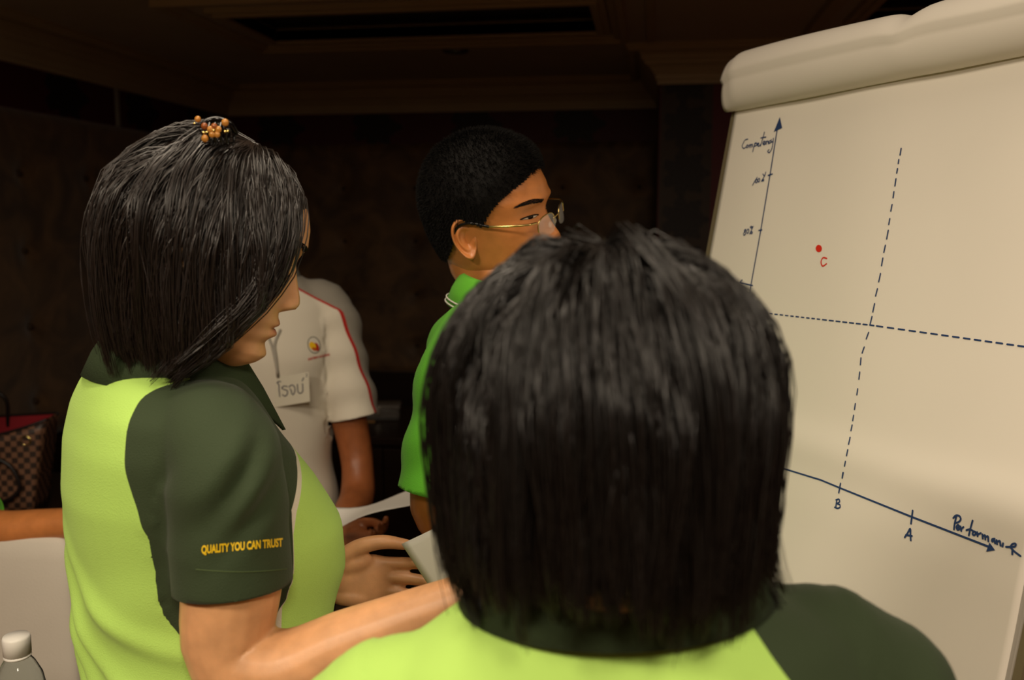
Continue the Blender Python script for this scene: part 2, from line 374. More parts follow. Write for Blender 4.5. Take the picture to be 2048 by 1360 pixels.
# easel: two front legs, one rear leg, pen tray
for s in (.12, BW-.06):
    a, b = CB(s, -BH+.05, -.03), CB(s, -BH, -.03); b = a+(b-a)/np.linalg.norm(b-a)*(a[2]/abs((b-a)[2]/np.linalg.norm(b-a)))
    b[2] = .004; obj('leg', tube([a, b], .011, 12), M['steel'], chart, True)
a = CB(BW/2, -.1, -.03); b = a+W(N_B)*.55; b[2] = .004; obj('leg', tube([a, b], .011, 12), M['steel'], chart, True)
obj('pen_tray', slab(.03, BW-.03, -BH-.03, -BH-.012, -.02, .06), M['steel'], chart)
# ---- pen strokes, traced on the sheet
def bpt(px, py):
    q = onboard(px, py)-A0; s, t = q.dot(R_B), q.dot(U_B); n = .003+float(wav(np.array(s), np.array(t)))+.0007
    d = ray(px, py); k = (A0+N_F*n-CAMP).dot(N_F)/d.dot(N_F); return W(CAMP+d*k)-ch_base
NB_W = W(N_F)
def stroke(pts, wd, smooth=True, seg=None):
    p = np.array(pts, float)
    if len(p) > 2 and smooth: p = spline(p, max(8, len(p)*4))
    else: 
        L = np.linalg.norm(p[-1]-p[0]); p = np.array([p[0]+(p[-1]-p[0])*k for k in np.linspace(0, 1, max(2, int(L/12)))]) if len(p) == 2 else p
    return ribbon([bpt(x, y) for x, y in p], wd, NB_W)
def tr(off, sc): return lambda L: [(off[0]+x/sc, off[1]+y/sc) for x, y in L]
c4, c5, c6, c7 = tr((1470, 220), 4.857), tr((1640, 940), 5.02), tr((1380, 0), 1.943), tr((1400, 560), 1.7)
def circ(cx, cy, rx, ry, tilt=.3): return [(cx+rx*math.cos(a)+tilt*ry*math.sin(a)*-1*.5, cy+ry*math.sin(a)) for a in np.linspace(0, 2*math.pi, 9)]
def writing(name, strokes, wd, m): obj(name, join(*[stroke(s, wd) for s in strokes]), m, sheet)
PW = .0025
writing('handwriting', [c4(s) for s in ([(124, 283), (100, 290), (80, 322), (70, 358), (84, 373), (106, 360)], [(122, 338), (110, 350), (116, 366), (130, 352), (120, 338)],
    [(138, 338), (141, 364)], [(140, 348), (152, 334), (155, 362)], [(155, 345), (166, 332), (172, 358)], [(196, 318), (182, 362), (171, 405)], [(188, 330), (208, 320), (212, 338), (190, 352)],
    [(218, 338), (232, 328), (226, 320), (217, 340), (228, 352), (246, 338)], [(285, 215), (268, 280), (246, 350)], [(250, 272), (300, 262)], [(270, 328), (290, 314), (284, 302), (270, 322), (280, 338), (297, 326)],
    [(300, 302), (303, 332)], [(302, 316), (316, 300), (324, 328)], [(346, 298), (332, 302), (330, 322), (346, 318)], [(352, 288), (352, 312), (366, 306)], [(372, 275), (366, 330), (350, 390), (328, 414), (316, 402), (330, 384)])], PW*.8, M['marker_blue'])
writing('handwriting', [c4(s) for s in ([(215, 655), (192, 690), (170, 730)], circ(208, 690, 9, 17), circ(231, 682, 9, 17), [(287, 640), (256, 692)], [(270, 622), (284, 638), (298, 604)], circ(272, 682, 7, 8))], PW*.8, M['marker_blue'])
writing('handwriting', [c4(s) for s in ([(104, 1160), (90, 1168), (98, 1186), (102, 1206), (86, 1216), (84, 1196), (104, 1172), (104, 1160)], circ(124, 1178, 10, 20), [(176, 1130), (142, 1205)], circ(157, 1138, 8, 8), circ(160, 1192, 8, 9))], PW*.8, M['marker_blue'])
writing('vertical_axis', [c4([(408, 195), (340, 625)]), c4([(340, 625), (250, 1165)]), [(1521.5, 460), (1500, 580)], [(1500, 580), (1453, 890)], c4([(322, 635), (362, 622)]), c4([(230, 1170), (260, 1165)]), [(1479, 566), (1505, 571)], [(1484, 560), (1480, 566), (1486, 568)]], PW, M['marker_blue'])
def tri(name, pts): obj(name, (np.array([bpt(*p) for p in pts]), [[0, 1, 2]]), M['marker_blue'], sheet)
tri('arrowhead', c4([(435, 68), (457, 174), (376, 213)])); tri('arrowhead', c5([(1702, 728), (1758, 806), (1668, 820)]))
dash = [c6(s) for s in ([(820, 577), (816, 602)], [(811, 620), (809, 635)], [(806, 655), (803, 672)], [(800, 695), (796, 722)], [(792, 745), (789, 768)], [(785, 795), (780, 820)], [(776, 850), (772, 872)], [(770, 895), (764, 928)],
    [(759, 953), (753, 980)], [(749, 1003), (744, 1032)], [(740, 1063), (733, 1095)], [(728, 1122), (721, 1150)], [(717, 1180), (710, 1212)], [(707, 1230), (699, 1262)])]
dash += [c7(s) for s in ([(573, 178), (565, 200)], [(558, 228), (551, 248)], [(547, 265), (545, 288)], [(543, 313), (540, 337)], [(536, 370), (533, 390)], [(528, 420), (525, 440)], [(522, 460), (519, 478)], [(517, 493), (513, 512)],
    [(510, 535), (505, 558)], [(502, 577), (498, 597)], [(494, 617), (491, 633)], [(487, 655), (484, 672)])]
writing('dashed_line', dash, PW*.85, M['marker_blue'])
dash = []; x = 200.
while x < 1100:
    on = 9 if x < 400 else 14 if x < 580 else 21; off = 9 if x < 580 else 16; f = lambda v: 110+(v-200)*(43/378) if v < 578 else 153+(v-578)*(73/522)
    dash.append(c7([(x, f(x)), (x+on, f(x+on))])); x += on+off
writing('dashed_line', dash, PW*.85, M['marker_blue'])
writing('horizontal_axis', [[(1453, 890), (1560, 935)], [(1560, 935), (1640, 959.5)], c5([(0, 97), (200, 180)]), c5([(200, 180), (920, 470)]), c5([(920, 470), (1700, 772)]), c5([(205, 135), (188, 228)]), c5([(230, 28), (222, 80)]), c5([(930, 408), (913, 538)])], PW, M['marker_blue'])
writing('handwriting', [c5(s) for s in ([(168, 298), (162, 340), (158, 380)], [(160, 300), (190, 294), (196, 318), (172, 338), (198, 348), (200, 374), (175, 384), (146, 374)])], PW*.9, M['marker_blue'])
writing('handwriting', [c5(s) for s in ([(850, 676), (880, 632), (905, 588), (908, 650), (911, 706)], [(862, 652), (922, 662)])], PW, M['marker_blue'])
writing('handwriting', [c5(s) for s in ([(1368, 468), (1352, 540), (1345, 596)], [(1338, 482), (1365, 456), (1402, 464), (1412, 495), (1388, 524), (1362, 530)], [(1376, 584), (1398, 566), (1386, 550), (1370, 576), (1384, 602), (1404, 590)],
    [(1410, 566), (1418, 612)], [(1417, 596), (1440, 572)], [(1532, 508), (1512, 580), (1494, 656)], [(1470, 604), (1500, 596), (1536, 610)], circ(1548, 636, 16, 18), [(1578, 624), (1582, 664)], [(1581, 648), (1614, 634)],
    [(1630, 646), (1634, 688)], [(1634, 668), (1654, 654), (1660, 698)], [(1660, 676), (1682, 664), (1690, 716)], [(1752, 690), (1728, 696), (1728, 718), (1750, 708), (1758, 736)], [(1772, 704), (1778, 744)], [(1777, 722), (1802, 712), (1812, 758)],
    [(1838, 736), (1832, 768)], [(1868, 772), (1912, 772), (1962, 764), (1966, 742), (1934, 742), (1914, 774), (1940, 806), (2012, 864)], [(1932, 806), (1930, 846)])], PW*.95, M['marker_blue'])
obj('red_dot', (np.array([bpt(1637.5, 497)]+[bpt(1637.5+6.2*math.cos(a), 497+7.5*math.sin(a)) for a in np.linspace(0, 2*math.pi, 20, endpoint=False)]), [[0, i+1, (i+1) % 20+1] for i in range(20)]), M['marker_red'], sheet)
writing('handwriting', [c6([(531, 1004), (518, 1001), (509, 1020), (515, 1034), (530, 1025)])], PW*.9, M['marker_red'])
# ================================================================== people: builders
def smooth_tab(tab, n=400, k=9):
    tab = sorted(tab); z = np.array([t[0] for t in tab]); x = np.array([t[1] for t in tab]); g = np.linspace(z[0], z[-1], n); v = np.interp(g, z, x)
    ker = np.hanning(k*2+1); ker /= ker.sum(); vp = np.r_[v[0]*2-v[k:0:-1], v, v[-1]*2-v[-2:-k-2:-1]]; return g, np.convolve(vp, ker, 'valid')
FRONT = smooth_tab([(.118, .0), (.114, .026), (.107, .045), (.094, .066), (.075, .083), (.055, .0915), (.036, .0945), (.024, .090), (.014, .0865), (0, .0865), (-.03, .0865), (-.043, .088), (-.053, .0895), (-.060, .0875), (-.068, .0885), (-.079, .0825), (-.092, .0855), (-.103, .079), (-.112, .066), (-.118, .05)], k=7)
BACK = smooth_tab([(.118, -.005), (.114, -.034), (.107, -.055), (.09, -.077), (.06, -.095), (.025, -.100), (-.01, -.095), (-.04, -.082), (-.062, -.066), (-.075, -.040), (-.09, -.005), (-.105, .02), (-.118, .035)], k=7)
WIDTH = smooth_tab([(.118, .006), (.114, .030), (.107, .046), (.092, .061), (.07, .071), (.04, .0765), (.01, .075), (-.02, .0705), (-.05, .0635), (-.07, .0565), (-.085, .047), (-.1, .035), (-.11, .024), (-.118, .008)], k=7)
def head_mesh(nose=1.0, lips=1.0, nph=150, nz=150):
    th = np.linspace(0.0, 1, nz); z = .118*np.cos(np.pi*th); ph = np.linspace(0, 2*np.pi, nph, endpoint=False)
    f, b, wd = (np.interp(z, *T_) for T_ in (FRONT, BACK, WIDTH)); xc = b+(f-b)*.47
    c, s = np.cos(ph), np.sin(ph); ex = (2/np.interp(z, [.0, .05], [2.25, 2.0]))[:, None]
    cx, sy = np.sign(c)*np.abs(c)[None]**ex, np.sign(s)*np.abs(s)[None]**ex
    X = np.where(c[None] > 0, xc[:, None]+(f-xc)[:, None]*cx, xc[:, None]+(xc-b)[:, None]*cx); Y = wd[:, None]*sy; Z = np.repeat(z[:, None], nph, 1)
    fr = np.clip(c, 0, 1)[None]**.3; ay = np.abs(Y); G = lambda y0, z0, sy_, sz: np.exp(-((ay-y0)/sy_)**2-((Z-z0)/sz)**2)
    nz_, nx_ = zip(*sorted([(.022, 0), (.012, .003), (.0, .0085), (-.012, .015), (-.020, .0195), (-.027, .0215), (-.033, .0185), (-.037, .010), (-.042, .0), (-.06, 0), (.12, 0), (-.12, 0)]))
    NP = np.interp(Z, nz_, nx_); sg = np.interp(Z, [-.04, -.028, -.01, .02], [.0125, .0120, .0085, .0075])
    dX = nose*NP*np.exp(-(Y/sg)**2)+nose*.0075*G(.0135, -.031, .0055, .006)-nose*.004*G(.0075, -.039, .004, .003)
    dX += -.0095*G(.031, .018, .016, .010)+.0065*G(.032, .0155, .0125, .0075)-.0016*G(.032, .0135, .013, .0012)
    dX += .0028*G(.027, .036, .018, .006)+.004*G(.048, -.012, .018, .016)
    m = np.exp(-(ay/.021)**4); dX += lips*m*(.0038*np.exp(-((Z+.0545)/.0042)**2)-.0032*np.exp(-((Z+.0598)/.0013)**2)+.0048*np.exp(-((Z+.0662)/.0048)**2))-.0015*G(0, -.048, .003, .005)
    dX += .004*G(0, -.093, .016, .011)
    X = X+dX*fr; lip = np.clip(m*(np.exp(-((Z+.0605)/.0095)**4))*(c[None] > .3), 0, 1)
    V, F = loft(np.stack([X, Y, Z], -1)); return V, F, lip.ravel()
def ear_mesh(side):
    na, nr = 40, 18; V = []
    for sgn in (1, -1):
        for i in range(nr):
            r = (i+.3)/(nr-.7)
            for j in range(na):
                a = 2*math.pi*j/na; back, up = .0175*math.cos(a)*(1+.28*math.sin(a)), .0315*math.sin(a); back -= .004*max(0, -math.sin(a))**2
                wrap = .5+.5*math.cos(a-.45)                                  # helix strongest at the top and back
                o = .0065*wrap**.5*math.exp(-((r-.90)/.10)**2)+.0045*(.3+.7*wrap)*math.exp(-((r-.52)/.13)**2)-.0075*math.exp(-((r*math.cos(a)+.22)/.34)**2-((r*math.sin(a)+.12)/.36)**2)
                o += .004*math.exp(-((r*math.cos(a)+.82)/.16)**2-((r*math.sin(a)+.18)/.16)**2)+.0035*math.exp(-((r*math.sin(a)+.9)/.22)**2)
                o = (o if sgn > 0 else min(o, .002)-.0045*(1-r**6))
                V.append((back*r, up*r, o))
    n = na*nr; F = []
    for L in (0, n):
        for i in range(nr-1):
            for j in range(na):
                q = [L+i*na+j, L+i*na+(j+1) % na, L+(i+1)*na+(j+1) % na, L+(i+1)*na+j]; F.append(q if L == 0 else q[::-1])
        c = list(range(L, L+na)); F.append(c[::-1] if L == 0 else c)
    F += [[(nr-1)*na+j, (nr-1)*na+(j+1) % na, n+(nr-1)*na+(j+1) % na, n+(nr-1)*na+j] for j in range(na)]
    V = np.array(V); t = math.radians(26); bk = np.array([-math.cos(t), side*math.sin(t), -.05]); upv = np.array([-.16, 0, 1.0]); bk /= np.linalg.norm(bk); upv -= bk*upv.dot(bk); upv /= np.linalg.norm(upv)
    out = np.cross(bk, upv)
    if out[1]*side < 0: out = -out
    return V[:, :1]*bk+V[:, 1:2]*upv+V[:, 2:]*out+np.array([-.010, side*.0775, -.004]), F
def head_full(nose=1., lips=1., ears=True, fine=True):
    V, F, lip = head_mesh(nose, lips, *( (150, 150) if fine else (64, 64))); parts = [(V, F)]; at = [lip]
    if ears:
        for s in (1, -1): e = ear_mesh(s); parts.append(e); at.append(np.zeros(len(e[0])))
    V, F = join(*parts); return V, F, np.concatenate(at)
def skin_mat(name, col, lipc, rough=.42):
    m = bpy.data.materials.new(name); m.use_nodes = True; t = NT(m); b = t.n['Principled BSDF']
    at = t.new('ShaderNodeAttribute', attribute_name='lip'); tc = t.new('ShaderNodeTexCoord')
    n = t.new('ShaderNodeTexNoise'); n.inputs['Scale'].default_value = 45; n.inputs['Detail'].default_value = 6; t.link(tc.outputs['Object'], n.inputs[0])
    c = lin(col); v = t.mix(t.ramp(n.outputs[0], .3, .7), tuple(x*.88 for x in c[:3])+(1,), tuple(min(1, x*1.10) for x in c[:3])+(1,))
    t.link(t.mix(t.math('MULTIPLY', at.outputs['Fac'], .8), v, lin(lipc)), b.inputs['Base Color'])
    b.inputs['Roughness'].default_value = rough; b.inputs['Subsurface Weight'].default_value = .12; b.inputs['Subsurface Radius'].default_value = (.010, .004, .002); b.inputs['Subsurface Scale'].default_value = 1.0
    n2 = t.new('ShaderNodeTexNoise'); n2.inputs['Scale'].default_value = 900; t.link(tc.outputs['Object'], n2.inputs[0])
    bp = t.new('ShaderNodeBump'); bp.inputs['Strength'].default_value = .12; bp.inputs['Distance'].default_value = .001; t.link(n2.outputs[0], bp.inputs['Height']); t.link(bp.outputs[0], b.inputs['Normal'])
    return m
M['skin_f'] = skin_mat('skin_light', '#d9a273', '#b86a5c'); M['skin_m'] = skin_mat('skin_tan', '#c47d45', '#9a5a44', .36); M['skin_d'] = skin_mat('skin_brown', '#9c5c34', '#8a4e3c')
M['hair'] = mat('black_hair', '#1f1713', .33, spec=.9); M['hair_short'] = mat('short_black_hair', '#0c0a09', .72, spec=.22)
M['trousers'] = mat('dark_trousers', '#15151a', .85, bump=.3); M['shoe'] = mat('black_shoe', '#0d0c0c', .35)
def knit_bump(t, b, strength=.25, scale=700):
    tc = t.new('ShaderNodeTexCoord'); wv = t.new('ShaderNodeTexVoronoi'); wv.inputs['Scale'].default_value = scale; t.link(tc.outputs['Object'], wv.inputs[0])
    bp = t.new('ShaderNodeBump'); bp.inputs['Strength'].default_value = strength; bp.inputs['Distance'].default_value = .0012; t.link(wv.outputs[0], bp.inputs['Height']); t.link(bp.outputs[0], b.inputs['Normal'])
def panel_mat(name, main, second, pipe=None, pw=.005):
    """knit fabric: 'panel' > 0 shows the second colour, the piping runs along its edge where 'pipe' > 0"""
    m = bpy.data.materials.new(name); m.use_nodes = True; t = NT(m); b = t.n['Principled BSDF']; b.inputs['Roughness'].default_value = .85; b.inputs['Sheen Weight'].default_value = .06
    at = t.new('ShaderNodeAttribute', attribute_name='panel'); c = t.mix(t.math('GREATER_THAN', at.outputs['Fac'], 0.0), lin(main), lin(second))
    if pipe:
        ap = t.new('ShaderNodeAttribute', attribute_name='pipe'); k = t.math('LESS_THAN', t.math('ABSOLUTE', at.outputs['Fac']), pw)
        c = t.mix(t.math('MULTIPLY', k, t.math('GREATER_THAN', ap.outputs['Fac'], 0.0)), c, lin(pipe))
    t.link(c, b.inputs['Base Color']); knit_bump(t, b); return m
LIME, DKGREEN = '#b2dc68', '#2b3a1e'
M['polo'] = panel_mat('two_tone_polo', DKGREEN, LIME, '#d8d2c0', .0045)
M['collar_green'] = mat('collar_green', '#28371c', .85, bump=.4, bscale=500)
M['polo_green'] = panel_mat('green_polo', '#5fb62a', '#5fb62a'); M['polo_white'] = panel_mat('white_polo', '#ddd6c6', '#8f8a80', '#b02018', .004)
M['yellow_thread'] = mat('yellow_thread', '#f0c81c', .5, bump=.3, bscale=1500)
# ---- rigging
class Person:
    def __init__(s, label, x, y, heading):
        s.h = math.radians(heading); s.pos = np.array([x, y, 0.0]); wl = W(s.pos)
        s.root = tag(empty('person', wl, YAW+s.h), label, 'person')
        c, n = math.cos(s.h), math.sin(s.h); s.R = np.array([[c, -n, 0], [n, c, 0], [0, 0, 1]])
    def L(s, p): return s.R.T@(np.asarray(p, float)-s.pos)       # camera-heading frame -> body frame
    def D(s, v): return s.R.T@np.asarray(v, float)
    def C(s, p): return np.asarray(p, float)@s.R.T+s.pos
    def head(s, centre, yaw, pitch, roll, scale=1.0):
        y_, p_, r_ = (math.radians(a) for a in (yaw, pitch, roll))
        f = np.array([math.cos(y_)*math.cos(p_), math.sin(y_)*math.cos(p_), -math.sin(p_)]); l = np.array([-math.sin(y_), math.cos(y_), 0]); u = np.cross(f, l)
        l2 = l*math.cos(r_)+u*math.sin(r_); u2 = np.cross(f, l2); Mx = np.eye(4)
        for i, v in enumerate((f, l2, u2)): Mx[:3, i] = s.D(v)*scale
        Mx[:3, 3] = s.L(centre); s.H = Mx; return Mx
    def hp(s, p): return np.asarray(p, float)@s.H[:3, :3].T+s.H[:3, 3]
def ring(cx, cy, z, a, b, n=40, e=2.3, tilt=0., tx=0.):
    t = np.linspace(0, 2*np.pi, n, endpoint=False); c, s = np.cos(t), np.sin(t); x = a*np.sign(c)*np.abs(c)**(2/e); y = b*np.sign(s)*np.abs(s)**(2/e)
    return np.stack([cx+x, cy+y, z+tilt*y+tx*x], -1)
def torso(spec, n=40):
    """spec rows: z, cx, cy, half depth, half width, side tilt; interpolated smoothly"""
    sp = np.array(spec, float); k = max(30, len(sp)*5); q = np.stack([np.interp(np.linspace(0, len(sp)-1, k), np.arange(len(sp)), sp[:, i]) for i in range(6)], 1)
    return loft([ring(r[1], r[2], r[0], r[3], r[4], n, 2.3, r[5]) for r in q])
def hand(wrist, a, p, side, curl=(.25, .35, .2), spread=.08, scale=1., thumb=None, curls=None):
    a = a/np.linalg.norm(a); p = p-a*p.dot(a); p /= np.linalg.norm(p); t = np.cross(p, a) if side > 0 else np.cross(a, p)
    B = np.stack([a, t, p], 0)*scale; parts = []
    pr = [(-.012, .024, .0175, 0), (.012, .028, .0170, .002), (.035, .035, .0155, .003), (.062, .039, .0135, .002), (.086, .037, .0105, 0), (.094, .030, .007, 0)]
    ang = np.linspace(0, 2*np.pi, 24, endpoint=False)
    parts.append(loft([[(x, hw*math.copysign(abs(math.cos(g))**.8, math.cos(g)), pc+ht*math.sin(g)) for g in ang] for x, hw, ht, pc in pr]))
    parts.append(ellipsoid((.034, .024, .011), (.030, .016, .012), R=np.array([[.92, -.38, 0], [.38, .92, 0], [0, 0, 1]])))
    parts.append(ellipsoid((.036, -.024, .009), (.032, .013, .010)))
    for i, (t0, ln, r) in enumerate(((.0285, .070, .0086), (.0095, .077, .0089), (-.0100, .071, .0085), (-.0285, .056, .0075))):
        cu = curls[i] if curls else curl; pt = np.array([.084, t0, .001]); sp = spread*(1.2, .35, -.4, -1.3)[i]; th = 0.; pts = [pt-np.array([.02, 0, 0]), pt]; rr = [r*1.08, r*1.08]
        for L_, c_, q in zip((.46, .30, .24), cu, (1.0, .93, .80)):
            th += c_; d = np.array([math.cos(th)*math.cos(sp), math.sin(sp)*math.cos(th), math.sin(th)]); pt = pt+d*ln*L_; pts.append(pt); rr.append(r*q)
        q_, r_ = spline(pts, 18, rr); parts.append(tube(q_, r_, 12))
    tp = thumb or [(.012, .022, .008), (.046, .046, .014), (.076, .052, .014), (.104, .048, .010)]
    q_, r_ = spline(tp, 16, [.0135, .0122, .0104, .0080]); parts.append(tube(q_, r_, 12))
    return [(V@B+wrist, F) for V, F in parts]
def arm(sh, el, wr, r=(.050, .046, .039, .041, .034, .024), n=28):
    sh, el, wr = (np.asarray(v, float) for v in (sh, el, wr)); bend = el-(sh+wr)/2; bend = bend/(np.linalg.norm(bend)+1e-9)
    pts = [sh, sh*.5+el*.5, el-(el-sh)*.10, el*.86+wr*.14, el*.55+wr*.45, wr]
    q, rr = spline(pts, n, r); return tube(q, rr, 20)
def body(pn, headVF, parts_fine, parts_coarse, skin, voxel=.0024):
    hv, hf, lip = headVF; hv = pn.hp(hv)
    fv, ff = fuse(parts_fine, voxel, 5); cv, cf = fuse(parts_coarse, .008, 4)
    V, F = join((hv, hf), (fv, ff), (cv, cf)); o = obj('body', (V, F), skin, pn.root, True); addattr(o, 'lip', np.r_[lip, np.zeros(len(V)-len(lip))]); return o
def legs(pn, s=1.0, b=.165, trousers=True, hip=.86, cx=0.0):
    z = lambda v: v*s; parts = [torso([(z(.60), cx, 0, .085, .13, 0), (z(.72), cx, 0, .115, b, 0), (z(.80), cx, 0, .118, b, 0), (z(.92), cx, 0, .108, b-.012, 0), (z(1.0), cx, 0, .10, b-.02, 0)])]
    for sd in (1, -1):
        q, r = spline([(cx, sd*.085, z(.80)), (cx+.005, sd*.09, z(.46)), (cx-.01, sd*.095, z(.20)), (cx-.015, sd*.10, z(.045))], 24, [.088, .068, .058, .055]); parts.append(tube(q, r, 20, roundcap=False))
    obj('trousers', fuse(parts, .009, 4), M['trousers'], pn.root, True)
    for sd in (1, -1):
        rr = [ring(x+cx, sd*.10, .0, 1, 1, 20) for x in (0,)]; prof = [(-.10, .028, .05), (-.085, .036, .075), (-.03, .040, .085), (.04, .043, .060), (.10, .045, .045), (.15, .036, .036), (.172, .016, .022)]
        R_ = [[(cx+x, sd*.10+hw*math.cos(g), max(0, h*.5+h*.5*math.sin(g))) for g in np.linspace(0, 2*np.pi, 20, endpoint=False)] for x, hw, h in prof]
        obj('shoe', loft(R_), M['shoe'], pn.root, True)
def collar(pn, c, a, b, m, stand=.032, fall=.050, flare=.024, tiltx=-.25, tilty=0., openf=.20, point=.030, parent=None):
    """folded polo collar round the neck, open in front"""
    n = 64; rows = []; ph = np.linspace(openf, 2*math.pi-openf, n)
    for rad, dz, kind in ((0, -.012, 0), (.0, stand*.6, 0), (.001, stand, 0), (.0055, stand+.0035, 1), (.010, stand-.002, 1), (.010+flare*.55, stand-fall*.5, 1), (.010+flare, stand-fall, 2), (.007+flare, stand-fall-.001, 2), (.005+flare*.5, stand-fall*.5, 1)):
        r_ = []
        for p_ in ph:
            f = max(0., math.cos(p_))                                       # 1 at the front
            ex = point*f**4 if kind == 2 else point*.4*f**4 if kind == 1 and dz < stand-.01 else 0
            x, y = (a+rad+ex*.6)*math.cos(p_), (b+rad)*math.sin(p_); z = dz-ex*.9
            r_.append((c[0]+x, c[1]+y, c[2]+z+tiltx*x+tilty*y))
        rows.append(r_)
    o = obj('collar', loft(rows, close=False), m, parent or pn.root, True); sl = o.modifiers.new('thickness', 'SOLIDIFY'); sl.thickness = .0022; sl.offset = 0
    return o
def shirt(pn, spec, sleeves, m, voxel=.006, panel=None, pipe=None, wrinkle=None, neckz=None, hemz=None, smooth=5, name='polo_shirt'):
    parts = [torso(spec)]
    for pth, rad in sleeves: q, r = spline(pth, 20, rad); parts.append(tube(q, r, 26, roundcap=False))
    V, F = fuse(parts, voxel, smooth); N = vnormals(V, F)
    def along(V):
        sl = np.zeros(len(V))
        for pth, rad in sleeves:
            q, r = spline(pth, 120, rad); d = np.linalg.norm(V[:, None]-q[None], axis=2); i = d.argmin(1); k = np.clip((1.35-d[np.arange(len(V)), i]/r[i])/.2, 0, 1)
            sl = np.maximum(sl, k*i/119.)
        return sl
    sl = along(V)
    if wrinkle is not None: V = V+N*wrinkle(V, N, sl)[:, None]
    bm = bmesh.new(); vs = [bm.verts.new(v) for v in V]
    for f in F: bm.faces.new([vs[i] for i in f])
    SP = np.array(spec, float)
    def outside(c): a_ = [np.interp(c.z, SP[:, 0], SP[:, j]) for j in (1, 2, 3, 4)]; return (abs((c.x-a_[0])/a_[2])**2.3+abs((c.y-a_[1])/a_[3])**2.3)**(1/2.3)
    def cut(co, no, sel):
        fs = [f for f in bm.faces if sel(f.calc_center_median())]; g = set(fs)
        for f in fs: g.update(f.edges); g.update(f.verts)
        bmesh.ops.bisect_plane(bm, geom=list(g), plane_co=Vector(co), plane_no=Vector(no), clear_outer=True)
    for pth, rad in sleeves:
        q, r = spline(pth, 40, rad); e = Vector(q[-1]); ax = Vector(q[-1]-q[-4]).normalized(); cut(e-ax*.008, ax, lambda c: (c-e).length < r[-1]*1.35 and outside(c) > 1.05)
    if hemz is not None: cut((0, 0, hemz+.012), (0, 0, -1), lambda c: c.z < hemz+.06)
    if neckz is not None: cut((0, 0, neckz), (0, 0, 1), lambda c: c.z > neckz-.03 and abs(c.y-spec[-1][2]) < .1)
    bm.verts.index_update(); V2 = np.array([v.co[:] for v in bm.verts]); F2 = [[v.index for v in f.verts] for f in bm.faces]; bm.free(); sl = along(V2)
    o = obj(name, (V2, F2), m, pn.root, True); addattr(o, 'panel', panel(V2, sl) if panel else -np.ones(len(V2))); addattr(o, 'pipe', pipe(V2, sl) if pipe else -np.ones(len(V2)))
    so = o.modifiers.new('thickness', 'SOLIDIFY'); so.thickness = .002; so.offset = -1
    return o, V2, F2
# ---- hair
ELC, ELR = np.array([-.003, 0, .014]), np.array([.1025, .0825, .1085])
def strands(G, width, K):
    """G: (N, K, 3) centre lines -> three-sided tapering tubes"""
    N_ = len(G); T_ = np.gradient(G, axis=1); T_ /= np.linalg.norm(T_, axis=2)[..., None]+1e-9
    r = rng.normal(size=(N_, 1, 3)); U = np.cross(T_, r); U /= np.linalg.norm(U, axis=2)[..., None]+1e-9; Vv = np.cross(T_, U)
    tp = np.interp(np.linspace(0, 1, K), [0, .7, 1], [1, .9, .25])[None, :, None]*width*rng.uniform(.7, 1.3, (N_, 1, 1))
    P3 = np.stack([G+tp*(math.cos(a)*U+math.sin(a)*Vv) for a in (0, 2.094, 4.189)], 2)
    idx = np.arange(N_*K*3).reshape(N_, K, 3); F = []
    for j in range(3):
        k = (j+1) % 3; F.append(np.stack([idx[:, :-1, j], idx[:, :-1, k], idx[:, 1:, k], idx[:, 1:, j]], -1).reshape(-1, 4))
    return P3.reshape(-1, 3), np.concatenate(F)
def scalp_roots(n, zmin, rnd):
    out = []
    while len(out) < n:
        d = rnd.normal(size=(4*n, 3)); d /= np.linalg.norm(d, axis=1)[:, None]; p = ELC+d*ELR
        out += list(p[p[:, 2] > zmin(p[:, 0], p[:, 1])])
    return np.array(out[:n])
HAIRLINE = lambda x, y: np.interp(x, [-.1, -.05, -.02, .02, .045, .07, .085, .1], [-.055, -.055, -.035, .01, .040, .066, .080, .088])
